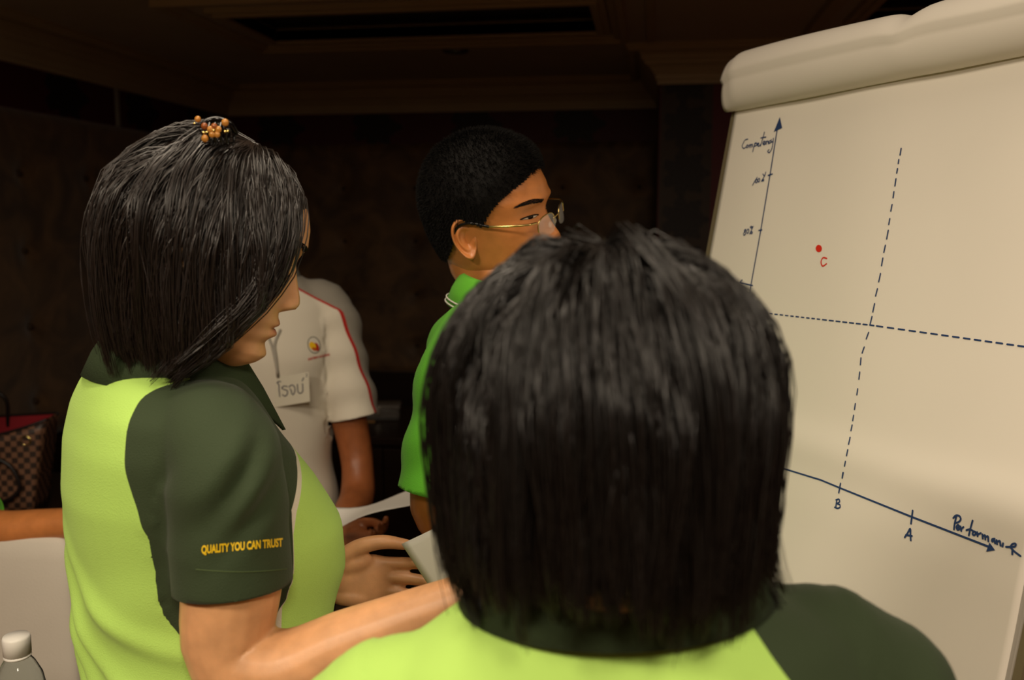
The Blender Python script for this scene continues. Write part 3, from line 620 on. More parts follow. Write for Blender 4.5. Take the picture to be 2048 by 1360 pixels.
def long_hair(pn, name, nguide, nchild, zcut, m, width=.0006, K=13, crown=(.0, 0, .12), lift=(.004, .026), seed=1, inward=.25, flick=None, part_front=True, cutvar=.012, spreadr=.006, steps=30, ds=.0115, wave=.005, face=None, shell=(1.60, 1.27, 1.17, 1.17)):
    rnd = np.random.default_rng(seed); R_ = scalp_roots(nguide, HAIRLINE, rnd); c = np.array(crown)
    Hr = pn.H[:3, :3]; sc = np.linalg.norm(Hr[:, 0]); Hn = Hr/sc
    d = R_-c; nrm = (R_-ELC)/ELR**2; nrm /= np.linalg.norm(nrm, axis=1)[:, None]
    if part_front:
        k = np.clip((R_[:, 0]-.01)/.05, 0, 1)[:, None]; side = np.sign(R_[:, 1]+1e-6)[:, None]; d = d/np.linalg.norm(d, axis=1)[:, None]; d = d*(1-k)+k*np.concatenate([-.25+0*side, side, -.5+0*side], 1)
    d -= nrm*np.sum(d*nrm, 1)[:, None]; d /= np.linalg.norm(d, axis=1)[:, None]; d = d+nrm*.05
    lf = rnd.uniform(*lift, nguide)*np.clip(.35+.65*np.abs(R_[:, 2]+.06)/.16, .35, 1); pos = R_.copy(); path = [pos.copy()]; g = Hn.T@np.array([0, 0, -1.0])
    for s_ in range(steps):
        t = s_/steps; nr = (pos-ELC)/ELR**2; nr /= np.linalg.norm(nr, axis=1)[:, None]; upf = np.clip((-(nr@g)+.10)/.25, 0, 1)[:, None]   # 1 while lying on the top of the head
        d = d/np.linalg.norm(d, axis=1)[:, None]; d = d*.82+g*(.20+.2*t)
        wz = (pos*sc)@Hn.T                                                # gravity-aligned offset from the head centre, metres
        below = np.clip((-.02-wz[:, 2])/.06, 0, 1)[:, None]; rad = wz.copy(); rad[:, 2] = 0; rad /= np.linalg.norm(rad, axis=1)[:, None]+1e-9
        d = d-(rad*inward*below)@Hn
        if flick is not None: d = d+(flick(wz, t))@Hn
        d = d-nr*np.sum(d*nr, 1)[:, None]*upf; d /= np.linalg.norm(d, axis=1)[:, None]; pos = pos+d*ds
        q = (pos-ELC)/ELR; ql = np.linalg.norm(q, axis=1)[:, None]; lim = (1+np.minimum(lf, lf*(s_+1)/4)/.09)[:, None]
        tgt = np.where(ql < lim, lim, ql*(1-upf)+lim*upf); tgt = np.where(pos[:, 2:] > -.075, tgt, ql); new = ELC+(pos-ELC)*tgt/ql
        d = (new-path[-1])/np.maximum(np.linalg.norm(new-path[-1], axis=1)[:, None], 1e-6); pos = new
        path.append(pos.copy())
    if face is not None: G0 = np.stack(path, 1); G0 = face(G0, rnd); path = [G0[:, i] for i in range(steps+1)]
    G = pn.hp(np.stack(path, 1).reshape(-1, 3)).reshape(nguide, steps+1, 3)
    tw = np.linspace(0, 1, steps+1)[None, :, None]; G = G+rnd.normal(size=(nguide, 1, 3))*wave*np.sin(tw*rnd.uniform(2, 6, (nguide, 1, 1))+rnd.uniform(0, 6, (nguide, 1, 1)))*np.minimum(1, tw*3)*np.array([1, 1, .3])
    # cut each lock at its height and resample
    zc = zcut(G) if callable(zcut) else np.full(G.shape[:2], zcut); zc = zc+rnd.normal(size=(nguide, 1))*cutvar
    out = np.empty((nguide, K, 3))
    for i in range(nguide):
        below = np.nonzero(G[i, :, 2] < zc[i])[0]; e = below[0] if len(below) else steps; e = max(e, 3)
        if len(below): h0, h1 = G[i, e-1, 2]-zc[i, e-1], G[i, e, 2]-zc[i, e]; e = e-1+np.clip(h0/(h0-h1+1e-9), 0, 1)
        out[i] = np.stack([np.interp(np.linspace(0, e, K), np.arange(steps+1), G[i, :, k]) for k in range(3)], 1)
    # children gather towards their guide
    tt = np.linspace(0, 1, K)[None, None, :, None]; o = rnd.normal(size=(nguide, nchild, 1, 3))*spreadr; wob = rnd.normal(size=(nguide, nchild, 1, 3))*.0022
    ch = out[:, None]+o*(1-.75*tt**1.3)*np.minimum(1, .35+tt*4)+wob*np.sin(tt*rnd.uniform(3, 8, (nguide, nchild, 1, 1))+rnd.uniform(0, 6, (nguide, nchild, 1, 1)))
    ch = ch.reshape(-1, K, 3)
    hc = (ch.reshape(-1, 3)-pn.H[:3, 3])@(Hr/sc**2); q = (hc-ELC)/ELR; ql = np.linalg.norm(q, axis=1); bad = (ql < 1.03) & (hc[:, 2] > -.06); hc[bad] = ELC+(hc[bad]-ELC)*(1.03/ql[bad])[:, None]
    cap_ = np.interp(hc[:, 2], [-.02, .05, .09, .12], shell)+rnd.uniform(-.03, .01, len(hc)//K).repeat(K); q = (hc-ELC)/ELR; ql = np.linalg.norm(q, axis=1); hi_ = (ql > cap_) & (hc[:, 2] > -.02); hc[hi_] = ELC+(hc[hi_]-ELC)*(cap_[hi_]/ql[hi_])[:, None]   # no lock stands off the crown
    ch = pn.hp(hc).reshape(-1, K, 3)
    V, F = strands(ch, width, K); cv, cf = scalp_cap(pn, .003)
    F = np.concatenate([F, np.array(cf)+len(V)]); V = np.concatenate([V, cv])
    return obj(name, (V, F), m, pn.root, True)
HAIRLINE_M = lambda x, y: np.interp(x, [-.1, -.06, -.035, -.012, .022, .034, .05, .07, .085, .1], [-.052, -.048, -.022, .028, .014, .034, .050, .066, .076, .084])
def scalp_cap(pn, off, thick=None, n=72, hl=None):
    HAIRLINE_ = hl or HAIRLINE
    th = np.linspace(.02, math.pi-.02, n); ph = np.linspace(0, 2*math.pi, n, endpoint=False); A, B = np.meshgrid(th, ph, indexing='ij')
    D_ = np.stack([np.sin(A)*np.cos(B), np.sin(A)*np.sin(B), np.cos(A)], -1); P_ = ELC+D_*ELR; h = HAIRLINE_(P_[..., 0], P_[..., 1])
    over = np.clip((P_[..., 2]-h)/.03, 0, 1); t = off*over**.5 if thick is None else thick(P_, over)
    V = (P_+D_*t[..., None]).reshape(-1, 3); keep = (P_[..., 2] > h-.004).ravel(); F = []
    for i in range(n-1):
        for j in range(n):
            f = [i*n+j, i*n+(j+1) % n, (i+1)*n+(j+1) % n, (i+1)*n+j]
            if keep[f].all(): F.append(f)
    return pn.hp(V), F
def short_hair(pn, top=.020, ns=5000, seed=3, m=None):
    thick = lambda P_, ov: ov**.8*np.interp(P_[..., 2], [-.05, .01, .05, .1], [-.004, -.002, top*.45, top])
    rnd = np.random.default_rng(seed); R_ = scalp_roots(ns, HAIRLINE_M, rnd); dr = (R_-ELC)/ELR; dr /= np.linalg.norm(dr, axis=1)[:, None]
    ov = np.clip((R_[:, 2]-HAIRLINE_M(R_[:, 0], R_[:, 1]))/.03, 0, 1); t = thick(R_, ov); ln = np.interp(R_[:, 2], [-.05, .02, .1], [.003, .006, .011])
    flow = np.stack([.35+0*ln, .5*np.sign(R_[:, 1]), -.5+0*ln], 1)+rnd.normal(size=R_.shape)*.28; d = dr*.75+flow*.55; d /= np.linalg.norm(d, axis=1)[:, None]
    a = R_+dr*t[:, None]*.9; G = np.stack([a, a+d*ln[:, None]*.5, a+d*ln[:, None]*.9+flow*ln[:, None]*.12], 1); G = pn.hp(G.reshape(-1, 3)).reshape(ns, 3, 3)
    V, F = strands(G, .00042, 3); cv, cf = scalp_cap(pn, 0, thick, n=160, hl=HAIRLINE_M); F = np.concatenate([F, np.array(cf)+len(V)]); V = np.concatenate([V, cv])
    return obj('hair', (V, F), m or M['hair_short'], pn.root, True)
# ---- face details laid on the head surface
def face_details(pn, hv, hf, sides=(1, -1), open_=.0035, brow=True):
    tree = bvh(hv, hf)
    def on(y, z, lift=.0006):
        h = tree.ray_cast(Vector((.2, y, z)), Vector((-1, 0, 0)))[0]; return np.array([h.x+lift, y, z]) if h else np.array([.085, y, z])
    for s in sides:
        U = np.linspace(-1, 1, 15); rows = []
        for v in np.linspace(-1, 1, 7): rows.append([on(s*(.0320+u*.0140), .0135+v*open_*(1-u*u)-.0012*u*u*0+u*s*0+.0008*u, .0008) for u in U])
        eye = obj('eye', (pn.hp(loft(rows, close=False)[0]), loft(rows, close=False)[1]), M['sclera'], pn.root, True)
        ir = [on(s*.0325, .0135, .0012)]+[on(s*.0325+.0052*math.cos(a), .0135+min(open_*.95, .0052)*math.sin(a), .0012) for a in np.linspace(0, 2*math.pi, 18, endpoint=False)]
        obj('iris', (pn.hp(ir), [[0, i+1, (i+1) % 18+1] for i in range(18)]), M['iris'], eye)
        V, F = join(tube([on(s*(.0320+u*.0155), .0137+open_*(1-u*u)+.0010*u, .0006) for u in np.linspace(-1, 1, 14)], .0010, 6), tube([on(s*(.0320+u*.0145), .0133-open_*(1-u*u)+.0010*u, .0002) for u in np.linspace(-1, 1, 14)], .0005, 6))
        obj('eyelashes', (pn.hp(V), F), M['hair_short'], eye, True)
        if brow:
            G = []
            for _ in range(260):
                u = random.uniform(-1, 1); v = random.uniform(-1, 1)*.0034*(1-.55*max(0, u))*(1-.3*max(0, -u)); y, z = .034+u*.019, .0345+.0035*math.sin((u+.6)*1.4)+v-.002*max(0, u)
                a = on(s*y, z, .0002); b = on(s*(y+.0045), z+.0012*(1-u), .0012); G.append([a, (a+b)/2+np.array([.0006, 0, 0]), b])
            G = pn.hp(np.array(G).reshape(-1, 3)).reshape(-1, 3, 3); V, F = strands(G, .00035, 3); obj('eyebrow', (V, F), M['hair_short'], pn.root, True)
M['sclera'] = mat('eye_white', '#c9b8a6', .25); M['iris'] = mat('iris', '#140c08', .1)
def text_on(pn, name, body_, size, m, place, extrude=.0004, xscale=1.):
    cu = bpy.data.curves.new('t', 'FONT'); cu.body = body_; cu.size = size; cu.align_x = 'CENTER'; cu.align_y = 'CENTER'; cu.offset = size*.035; cu.resolution_u = 3
    o = bpy.data.objects.new('t', cu); COL.objects.link(o); dg = bpy.context.evaluated_depsgraph_get(); me = o.evaluated_get(dg).to_mesh()
    bm = bmesh.new(); bm.from_mesh(me); bmesh.ops.subdivide_edges(bm, edges=[e for e in bm.edges if e.calc_length() > .004], cuts=2); bmesh.ops.triangulate(bm, faces=bm.faces); bm.verts.index_update()
    V = np.array([v.co[:] for v in bm.verts]); F = [[v.index for v in f.verts] for f in bm.faces]; bm.free(); o.evaluated_get(dg).to_mesh_clear(); bpy.data.objects.remove(o)
    V = np.array([place(x*xscale, y) for x, y, _ in V]); return obj(name, (V, F), m, pn)
# ================================================================== person: woman in profile, reading
A = Person('woman in two-tone lime and dark green polo, bob hair with clip, looking down', -.374, 1.0, 36)
A.head(P(425, 501, .97), 14, 20, 0, .985)
specA = [(.84, .012, 0, .125, .165, 0), (.94, .016, 0, .128, .150, 0), (1.02, .022, 0, .136, .142, 0), (1.09, .028, 0, .146, .145, 0), (1.145, .026, 0, .148, .150, 0), (1.205, .006, 0, .132, .156, 0), (1.262, -.012, 0, .108, .158, 0),
         (1.30, -.018, 0, .092, .148, 0), (1.325, -.020, 0, .080, .118, 0), (1.345, -.018, 0, .068, .080, 0), (1.372, -.010, 0, .058, .064, 0)]
shR, elR, wrR = np.array([-.004, -.156, 1.268]), A.L(P(480, 1368, .850)), A.L(P(985, 1180, .84))
shL, wrL = np.array([-.004, .156, 1.268]), A.L(P(652, 1152, 1.20)); elL = np.array([.02, .215, 1.035])
hemR = shR+(elR-shR)*.60; hemL = shL+(elL-shL)*.60
slA = [([(-.01, -.085, 1.290), (-.006, -.128, 1.285), shR+(0, -.004, -.012), shR*.5+hemR*.5, hemR], [.045, .054, .0565, .058, .059]), ([(-.01, .085, 1.290), (-.006, .128, 1.285), shL+(0, .004, -.012), shL*.5+hemL*.5, hemL], [.045, .055, .059, .061, .0625])]
def panelA(V, sl):
    yb = np.interp(V[:, 2], [.8, .98, 1.06, 1.12, 1.17, 1.22, 1.30, 1.34], [.20, .180, .160, .142, .132, .126, .112, .095]); xb = np.interp(V[:, 2], [.8, .95, 1.03, 1.12, 1.19, 1.235, 1.27, 1.30], [.045, .045, .048, .052, .070, .095, .14, .2])
    s = np.where(V[:, 0] < .01, np.minimum(yb-np.abs(V[:, 1]), -.015-V[:, 0]), V[:, 0]-xb); return np.minimum(s, (.25-sl)*.2)
def pipeA(V, sl): return np.where((V[:, 0] > .015) & (sl < .24), 1., -1.)
def wrA(V, N, sl):
    x, y, z = V.T; back = np.clip((-x+.02)/.06, 0, 1)*(sl < .2); d = np.zeros(len(V))
    for k, (z0, amp, sl_) in enumerate(((1.13, .005, .9), (1.07, .006, 1.0), (1.01, .006, 1.05), (.95, .006, 1.1))):    # folds sweeping from the back down to the near hip
        t = z-(z0+sl_*(y+.02)*.9-1.6*(y+.02)**2*np.sign(y+.02)); d += 1.5*amp*np.exp(-(t/.015)**2)*back*np.clip((1.2-z)/.1, 0, 1)
    d += .0025*np.sin(z*55+y*30)*np.clip((1.18-z)/.1, 0, 1)*(sl < .2)
    arm_ = sl > .25; d += np.clip((sl-.25)/.15, 0, 1)*.0022*np.sin(sl*20+x*35)*np.exp(-((sl-.45)/.2)**2)
    for a_, b_, am in (((362, 1010), (500, 862), .0065), ((380, 1075), (560, 930), .0035)):             # armhole folds on the near sleeve
        a_, b_ = A.L(P(*a_, .87))[[0, 2]], A.L(P(*b_, .87))[[0, 2]]; e_ = b_-a_; p_ = V[:, [0, 2]]-a_; t_ = np.clip(p_@e_/e_.dot(e_), 0, 1); off = p_-t_[:, None]*e_; dist = np.linalg.norm(off, axis=1); sg = (p_[:, 0]*e_[1]-p_[:, 1]*e_[0])/np.linalg.norm(e_)
        d += np.clip((-.10-y)/.03, 0, 1)*am*np.sin(math.pi*(.1+.8*t_))*(-np.exp(-(dist/.009)**2)+.6*np.exp(-((sg+.017)/.010)**2)*(dist < .045)+.4*np.exp(-((sg-.017)/.010)**2)*(dist < .045))
    return d
shirtA, sv, sf = shirt(A, specA, slA, M['polo'], .0055, panelA, pipeA, wrA, neckz=1.362, hemz=.84)
collar(A, (-.004, 0, 1.332), .060, .066, M['collar_green'], stand=.034, fall=.052, flare=.026, tiltx=-.22, openf=.30, point=.045, parent=shirtA)
hA = head_full(.92)
thA = [(.012, .022, .008), (.040, .048, .016), (.072, .060, .020), (.106, .060, .018)]
body(A, hA, [arm(shR, elR, wrR, (.0505, .0505, .043, .042, .034, .024)), *hand(wrR, A.D((.10, .92, .28)), A.D((-.75, 0, .65)), -1, (.25, .4, .3), scale=.96),
     arm(shL, elL, wrL, (.0535, .053, .044, .044, .036, .0255)), *hand(wrL, A.D((.97, .10, -.16)), A.D((-.12, -.95, .22)), 1, scale=.98, thumb=thA, spread=.10, curls=[(.10, .22, .12), (.12, .25, .15), (.16, .32, .2), (.30, .5, .3)])],
     [torso([(r[0], r[1], r[2], r[3]*.90, r[4]*.90, 0) for r in specA[:-1]]), tube(spline([(-.015, 0, 1.27), (-.008, 0, 1.34), A.hp((-.018, 0, -.055)), A.hp((-.015, 0, -.01))], 12), [.058]*2+[.053]*10, 24)], M['skin_f'])
face_details(A, hA[0], hA[1], open_=.0012)
legs(A, .95)
def faceA(G, rnd):                                                        # locks frame the face instead of falling over it
    xl = np.interp(G[..., 2], [-.14, -.09, -.04, 0, .04, .07, .09, .12], [.010, .040, .064, .076, .075, .068, .060, .035])-np.abs(rnd.normal(size=(len(G), 1)))*.012
    k = np.clip((.128-G[..., 2])/.02, 0, 1); over = np.maximum(0, G[..., 0]-xl)*k; G = G.copy(); G[..., 0] -= over; return G
long_hair(A, 'hair', 330, 32, lambda G: 1.5-np.interp(A.C(G)[..., 0], [-.46, -.36, -.28], [.134, .146, .160])*A.C(G)[..., 1], M['hair'], width=.00062, crown=(.012, 0, .125), lift=(.002, .017), seed=4, inward=.06, face=faceA, spreadr=.0062, cutvar=.015)
# lettering embroidered on the near sleeve
tr_ = bvh(sv, sf)
axR = (hemR-shR)/np.linalg.norm(hemR-shR)
def on_sleeve(px, py, lift=.0008):
    o_ = A.L(CAMP); d_ = A.D(ray(px, py)); h = tr_.ray_cast(Vector(o_), Vector(d_).normalized())[0]; d_ = d_/np.linalg.norm(d_)
    return np.array(h)-d_*lift if h else A.L(P(px, py, .86))
text_on(shirtA, 'sleeve_lettering', 'QUALITY YOU CAN TRUST', .0130, M['yellow_thread'], lambda x, y: on_sleeve(484+x*1020, 1093-x*95-y*1750))
obj('hem_stitch', tube([on_sleeve(x, 1136+8*math.sin((x-380)/230*math.pi)-(x-480)*.02, .0003) for x in np.linspace(392, 574, 40)], .0005, 6), mat('hem_thread', '#46562f', .8), shirtA, True)
# ================================================================== person: woman seen from behind
B = Person('woman seen from behind with a black bob and lime back panel polo', .075, .615, 93)
B.head(P(1205, 865, .585), 100, 8, 0, 1.0)
tl = -.08
specB = [(.78, .02, 0, .118, .172, 0), (.88, .02, 0, .112, .160, 0), (.97, .012, 0, .112, .157, tl*.3), (1.04, .006, 0, .122, .165, tl*.6), (1.10, .0, 0, .120, .176, tl*.8), (1.15, -.006, 0, .110, .182, tl), (1.185, -.010, 0, .098, .176, tl), (1.212, -.012, 0, .086, .150, tl*.9),
         (1.232, -.010, 0, .076, .112, tl*.6), (1.248, -.004, 0, .068, .082, tl*.3), (1.275, .004, 0, .060, .066, 0)]
shRb, elRb, wrRb = np.array([.0, -.180, 1.168]), np.array([.05, -.262, .985]), np.array([.24, -.17, .99])
shLb, elLb, wrLb = np.array([.0, .176, 1.140]), np.array([.06, .235, .90]), np.array([.25, .14, .93])
mk = lambda sh, el, sg: ([(-.008, sg*.09, sh[2]+.012), (-.004, sg*.14, sh[2]+.012), sh+(0, sg*.006, -.012), sh+(el-sh)*.35, sh+(el-sh)*.70], [.045, .056, .060, .062, .064])
def panelB(V, sl):
    yb = np.interp(V[:, 2], [.8, .98, 1.04, 1.10, 1.15, 1.19, 1.225, 1.25], [.20, .175, .155, .140, .128, .112, .086, .070])
    yl = np.interp(V[:, 2], [.8, .98, 1.04, 1.10, 1.15, 1.19, 1.225, 1.25], [.30, .30, .29, .28, .27, .24, .16, .10])
    s = np.where(V[:, 1] < 0, yb+V[:, 1], yl-V[:, 1]); s = np.minimum(s, .04-V[:, 0]); return np.minimum(s, np.where(V[:, 1] < 0, .36-sl, .75-sl)*.2)
def wrB(V, N, sl): x, y, z = V.T; return .002*np.sin(z*60+y*22)*(sl < .3)+np.where(sl > .25, .002*np.sin(sl*30), 0)
shirtB, _, _ = shirt(B, specB, [mk(shRb, elRb, -1), mk(shLb, elLb, 1)], M['polo'], .006, panelB, None, wrB, neckz=1.262, hemz=.78)
collar(B, (.002, 0, 1.250), .068, .080, M['collar_green'], stand=.030, fall=.046, flare=.022, tiltx=-.06, tilty=-.04, openf=.30, point=.03, parent=shirtB)
hB = head_full(.92, fine=False)
body(B, hB, [arm(shRb, elRb, wrRb), *hand(wrRb, np.array([.8, .5, .1]), np.array([0, .2, -1.]), -1), arm(shLb, elLb, wrLb), *hand(wrLb, np.array([.8, -.5, .1]), np.array([0, -.2, -1.]), 1)],
     [torso([(r[0], r[1], r[2], r[3]*.9, r[4]*.9, r[5]) for r in specB[:-1]]), tube(spline([(.0, 0, 1.17), (.004, 0, 1.24), B.hp((-.02, 0, -.055)), B.hp((-.015, 0, -.01))], 12), .053, 24)], M['skin_f'], .004)
face_details(B, hB[0], hB[1])
legs(B, .88, cx=.02)
def flickB(wz, t):                                                        # ends on her right swing outwards
    r = np.zeros_like(wz); k = np.clip((-.05-wz[:, 2])/.06, 0, 1)*np.clip((-.055-wz[:, 1])/.03, 0, 1); d = B.D((1, .1, .1)); return r+k[:, None]*d*.55
M['hair_b'] = mat('jet_black_hair', '#14100e', .36, spec=.7)
faceB = lambda G, rnd: faceA(G, rnd)
long_hair(B, 'hair', 380, 28, lambda G: 1.5-np.interp(B.C(G)[..., 0], [.0, .05, .11, .16], [.418, .438, .438, .410])*B.C(G)[..., 1], M['hair_b'], width=.0006, crown=(-.02, 0, .122), lift=(.006, .028), seed=9, inward=.08, flick=flickB, cutvar=.013, spreadr=.0062, face=faceB, shell=(1.60, 1.44, 1.32, 1.19))
# ================================================================== person: man in green polo with glasses
C = Person('man in bright green polo with short black hair facing the flip chart', -.005, 1.44, -14)
C.head(P(982, 442, 1.44), -22, -1, 16, 1.05)
specC = [(.80, .02, 0, .120, .175, 0), (.92, .025, 0, .120, .172, 0), (1.02, .03, 0, .125, .175, 0), (1.10, .035, 0, .128, .185, 0), (1.18, .015, 0, .128, .195, 0), (1.25, .0, 0, .122, .198, 0), (1.31, -.012, 0, .108, .188, 0), (1.335, -.015, 0, .094, .160, 0), (1.355, -.012, 0, .080, .118, 0), (1.372, -.006, 0, .070, .085, 0), (1.40, .0, 0, .062, .070, 0)]
shRc, elRc, wrRc = np.array([-.012, -.185, 1.310]), np.array([-.045, -.225, 1.06]), np.array([.11, -.09, 1.10])
shLc, elLc, wrLc = np.array([-.01, .185, 1.310]), np.array([-.02, .235, 1.06]), np.array([.11, .08, 1.06])
mkc = lambda sh, el, sg: ([(-.014, sg*.10, sh[2]+.014), (-.012, sg*.15, sh[2]+.012), sh+(0, sg*.006, -.014), sh+(el-sh)*.4, sh+(el-sh)*.80], [.05, .062, .067, .069, .072])
wrC = lambda V, N, sl: .003*np.sin(V[:, 2]*40+V[:, 1]*25)*(sl < .3)+np.where(sl > .3, .003*np.sin(sl*22+V[:, 0]*30), 0)
shirtC, _, _ = shirt(C, specC, [mkc(shRc, elRc, -1), mkc(shLc, elLc, 1)], M['polo_green'], .007, None, None, wrC, neckz=1.388, hemz=.80)
collar(C, (-.004, 0, 1.362), .064, .070, M['polo_green'], stand=.036, fall=.050, flare=.022, tiltx=-.25, openf=.30, point=.03, parent=shirtC)
for k, dz in enumerate((.0, .006)):
    ph = np.linspace(.6, 2*math.pi-.6, 50); obj('collar_stripe', tube([(-.004+(.064+.0335-.002*k-.0)*math.cos(p), (.070+.0335-.002*k)*math.sin(p), 1.362+.036-.047+dz-.25*(.064+.033)*math.cos(p)) for p in ph], .0013, 6), mat('white_thread', '#e8e4da', .8), shirtC, True)
hC = head_full(1.08)
body(C, hC, [arm(shRc, elRc, wrRc, (.050, .046, .040, .042, .036, .027)), *hand(wrRc, np.array([.1, .95, .1]), np.array([-.9, .1, .2]), -1), arm(shLc, elLc, wrLc, (.050, .046, .040, .042, .036, .027)), *hand(wrLc, np.array([.1, -.95, .1]), np.array([-.9, -.1, .2]), 1)],
     [torso([(r[0], r[1], r[2], r[3]*.9, r[4]*.9, 0) for r in specC[:-1]]), tube(spline([(-.006, 0, 1.32), (.0, 0, 1.40), C.hp((-.022, 0, -.055)), C.hp((-.015, 0, -.01))], 12), .0595, 24)], M['skin_m'], .004)
face_details(C, hC[0], hC[1], open_=.0019)
short_hair(C, .013, 14000)
legs(C, 1.0, .172, cx=.0)
# his glasses, resting on nose and ears
gl = tag(empty('eyeglasses', W(C.C(C.hp((.10, 0, .012)))), 0), 'thin gold-rimmed eyeglasses worn by the man in green', 'eyeglasses')
GI = np.array(W(C.C(C.hp((.10, 0, .012)))))
gw = lambda p: W(C.C(C.hp(p)))-GI
M['gold'] = mat('pale_gold_wire', '#c8b070', .22, metal=1); M['lens'] = mat('lens_glass', '#f4f2ee', .03, alpha=.14); M['tip'] = mat('temple_tip', '#0c0a0a', .3)
def lens_pt(s, a, k=1.): return (.1035+.002*k-.010*((.033+.024*math.cos(a)*k)/.06)**2, s*(.0335+.0235*k*math.copysign(abs(math.cos(a))**.75, math.cos(a))), .002+.0155*k*math.copysign(abs(math.sin(a))**.75, math.sin(a)))
for s in (1, -1):
    aa = np.linspace(0, 2*math.pi, 36, endpoint=False); le = np.array([gw((.102, s*.0335, .002))]+[gw(lens_pt(s, a, .97)) for a in aa]); lf = [[0, i+1, (i+1) % 36+1] for i in range(36)]
    lo_ = obj('lens', (le, lf), M['lens'], gl, True); sm = lo_.modifiers.new('thickness', 'SOLIDIFY'); sm.thickness = .0014
    top = [a for a in np.linspace(-.15, math.pi+.15, 22)]; obj('rim', tube([gw(lens_pt(s, a)) for a in top], .0010, 8), M['gold'], gl, True)
    obj('temple', tube([gw(p) for p in ((.095, s*.0585, .012), (.088, s*.0705, .013), (.06, s*.0765, .013), (.03, s*.079, .014))], .0016, 8), M['gold'], gl, True)
    obj('temple_tip', tube(spline([gw(p) for p in ((.03, s*.079, .014), (.0, s*.0815, .020), (-.015, s*.082, .016), (-.026, s*.082, .000))], 14), .0023, 8), M['tip'], gl, True)
    obj('nose_pad', ellipsoid(gw((.098, s*.0105, -.004)), (.003, .0025, .005), 10, 6), M['lens'], gl, True)
obj('bridge', tube(spline([gw(p) for p in ((.1045, .0115, .006), (.109, 0, .010), (.1045, -.0115, .006))], 10), .0011, 8), M['gold'], gl, True)
# ================================================================== person: man in white polo with name card
D = Person('man in white polo with red piping and a name card round his neck', -.600, 2.12, -84)
D.head(P(500, 462, 2.12), -95, 5, 0, 1.0)
specD = [(.78, 0, 0, .130, .175, 0), (.90, 0, 0, .126, .166, 0), (1.0, 0, 0, .124, .164, 0), (1.10, .004, 0, .126, .168, 0), (1.18, .004, 0, .124, .174, 0), (1.25, -.004, 0, .114, .178, 0), (1.305, -.014, 0, .098, .172, 0), (1.335, -.018, 0, .086, .150, 0), (1.36, -.016, 0, .076, .112, 0), (1.38, -.01, 0, .068, .083, 0), (1.41, -.004, 0, .060, .068, 0)]
shLd, elLd, wrLd = np.array([-.008, .162, 1.290]), D.L(P(722, 975, 2.10)), D.L(P(668, 1082, 1.86))
shRd, elRd, wrRd = np.array([-.008, -.162, 1.290]), np.array([.02, -.24, 1.03]), np.array([.22, -.12, .98])
hL = shLd+(elLd-shLd)*.62
slD = [([(-.014, .10, 1.312), (-.012, .15, 1.308), shLd+(0, .008, -.012), shLd*.5+hL*.5+(0, .012, 0), hL+(0, .016, 0)], [.045, .053, .056, .058, .062]), mkc(shRd, elRd, -1)]
def panelD(V, sl):                                                      # grey over the top and outside of the shoulder and sleeve
    ax = np.interp(V[:, 2], [1.05, 1.29, 1.36], [abs(hL[1])+.016, .150, .02]); s = .75*(np.abs(V[:, 1])-ax)-.5*V[:, 0]-.012; return np.where((sl > .05) | (V[:, 2] > 1.27), s, -.05)
pipeD = lambda V, sl: np.where((sl > .05) | (V[:, 2] > 1.27), 1., -1.)
wrD = lambda V, N, sl: .004*np.sin(V[:, 2]*34+V[:, 1]*30+2*np.sin(V[:, 1]*20))*(sl < .3)*np.clip((1.3-V[:, 2])/.1, 0, 1)+np.where(sl > .25, .004*np.sin(sl*24+V[:, 0]*30), 0)
shirtD, dv, df = shirt(D, specD, slD, M['polo_white'], .007, panelD, pipeD, wrD, neckz=1.40, hemz=.78)
M['collar_grey'] = mat('collar_grey', '#77736a', .85, bump=.3)
collar(D, (-.004, 0, 1.372), .062, .070, M['collar_grey'], stand=.032, fall=.050, flare=.024, tiltx=-.25, openf=.28, point=.035, parent=shirtD)
hD = head_full(1.05, fine=False)
body(D, hD, [arm(shLd, elLd, wrLd, (.048, .044, .038, .041, .035, .027)), *hand(wrLd, D.D((.75, -.45, .12)), D.D((-.1, -.3, .9)), 1, (.3, .5, .3)), arm(shRd, elRd, wrRd, (.048, .044, .038, .041, .035, .027)), *hand(wrRd, np.array([.8, .4, 0]), np.array([0, .2, 1.]), -1)],
     [torso([(r[0], r[1], r[2], r[3]*.9, r[4]*.9, 0) for r in specD[:-1]]), tube(spline([(-.008, 0, 1.31), (-.004, 0, 1.39), D.hp((-.02, 0, -.055)), D.hp((-.015, 0, -.01))], 12), .058, 24)], M['skin_d'], .004)
face_details(D, hD[0], hD[1]); short_hair(D, .018, 3000, 5); legs(D, 1.0, .172)
dtree = bvh(dv, df)
def on_D(px, py, lift=.001):
    d_ = D.D(ray(px, py)); d_ /= np.linalg.norm(d_); h = dtree.ray_cast(Vector(D.L(CAMP)), Vector(d_))[0]; return np.array(h)-d_*lift if h else D.L(P(px, py, 1.98))
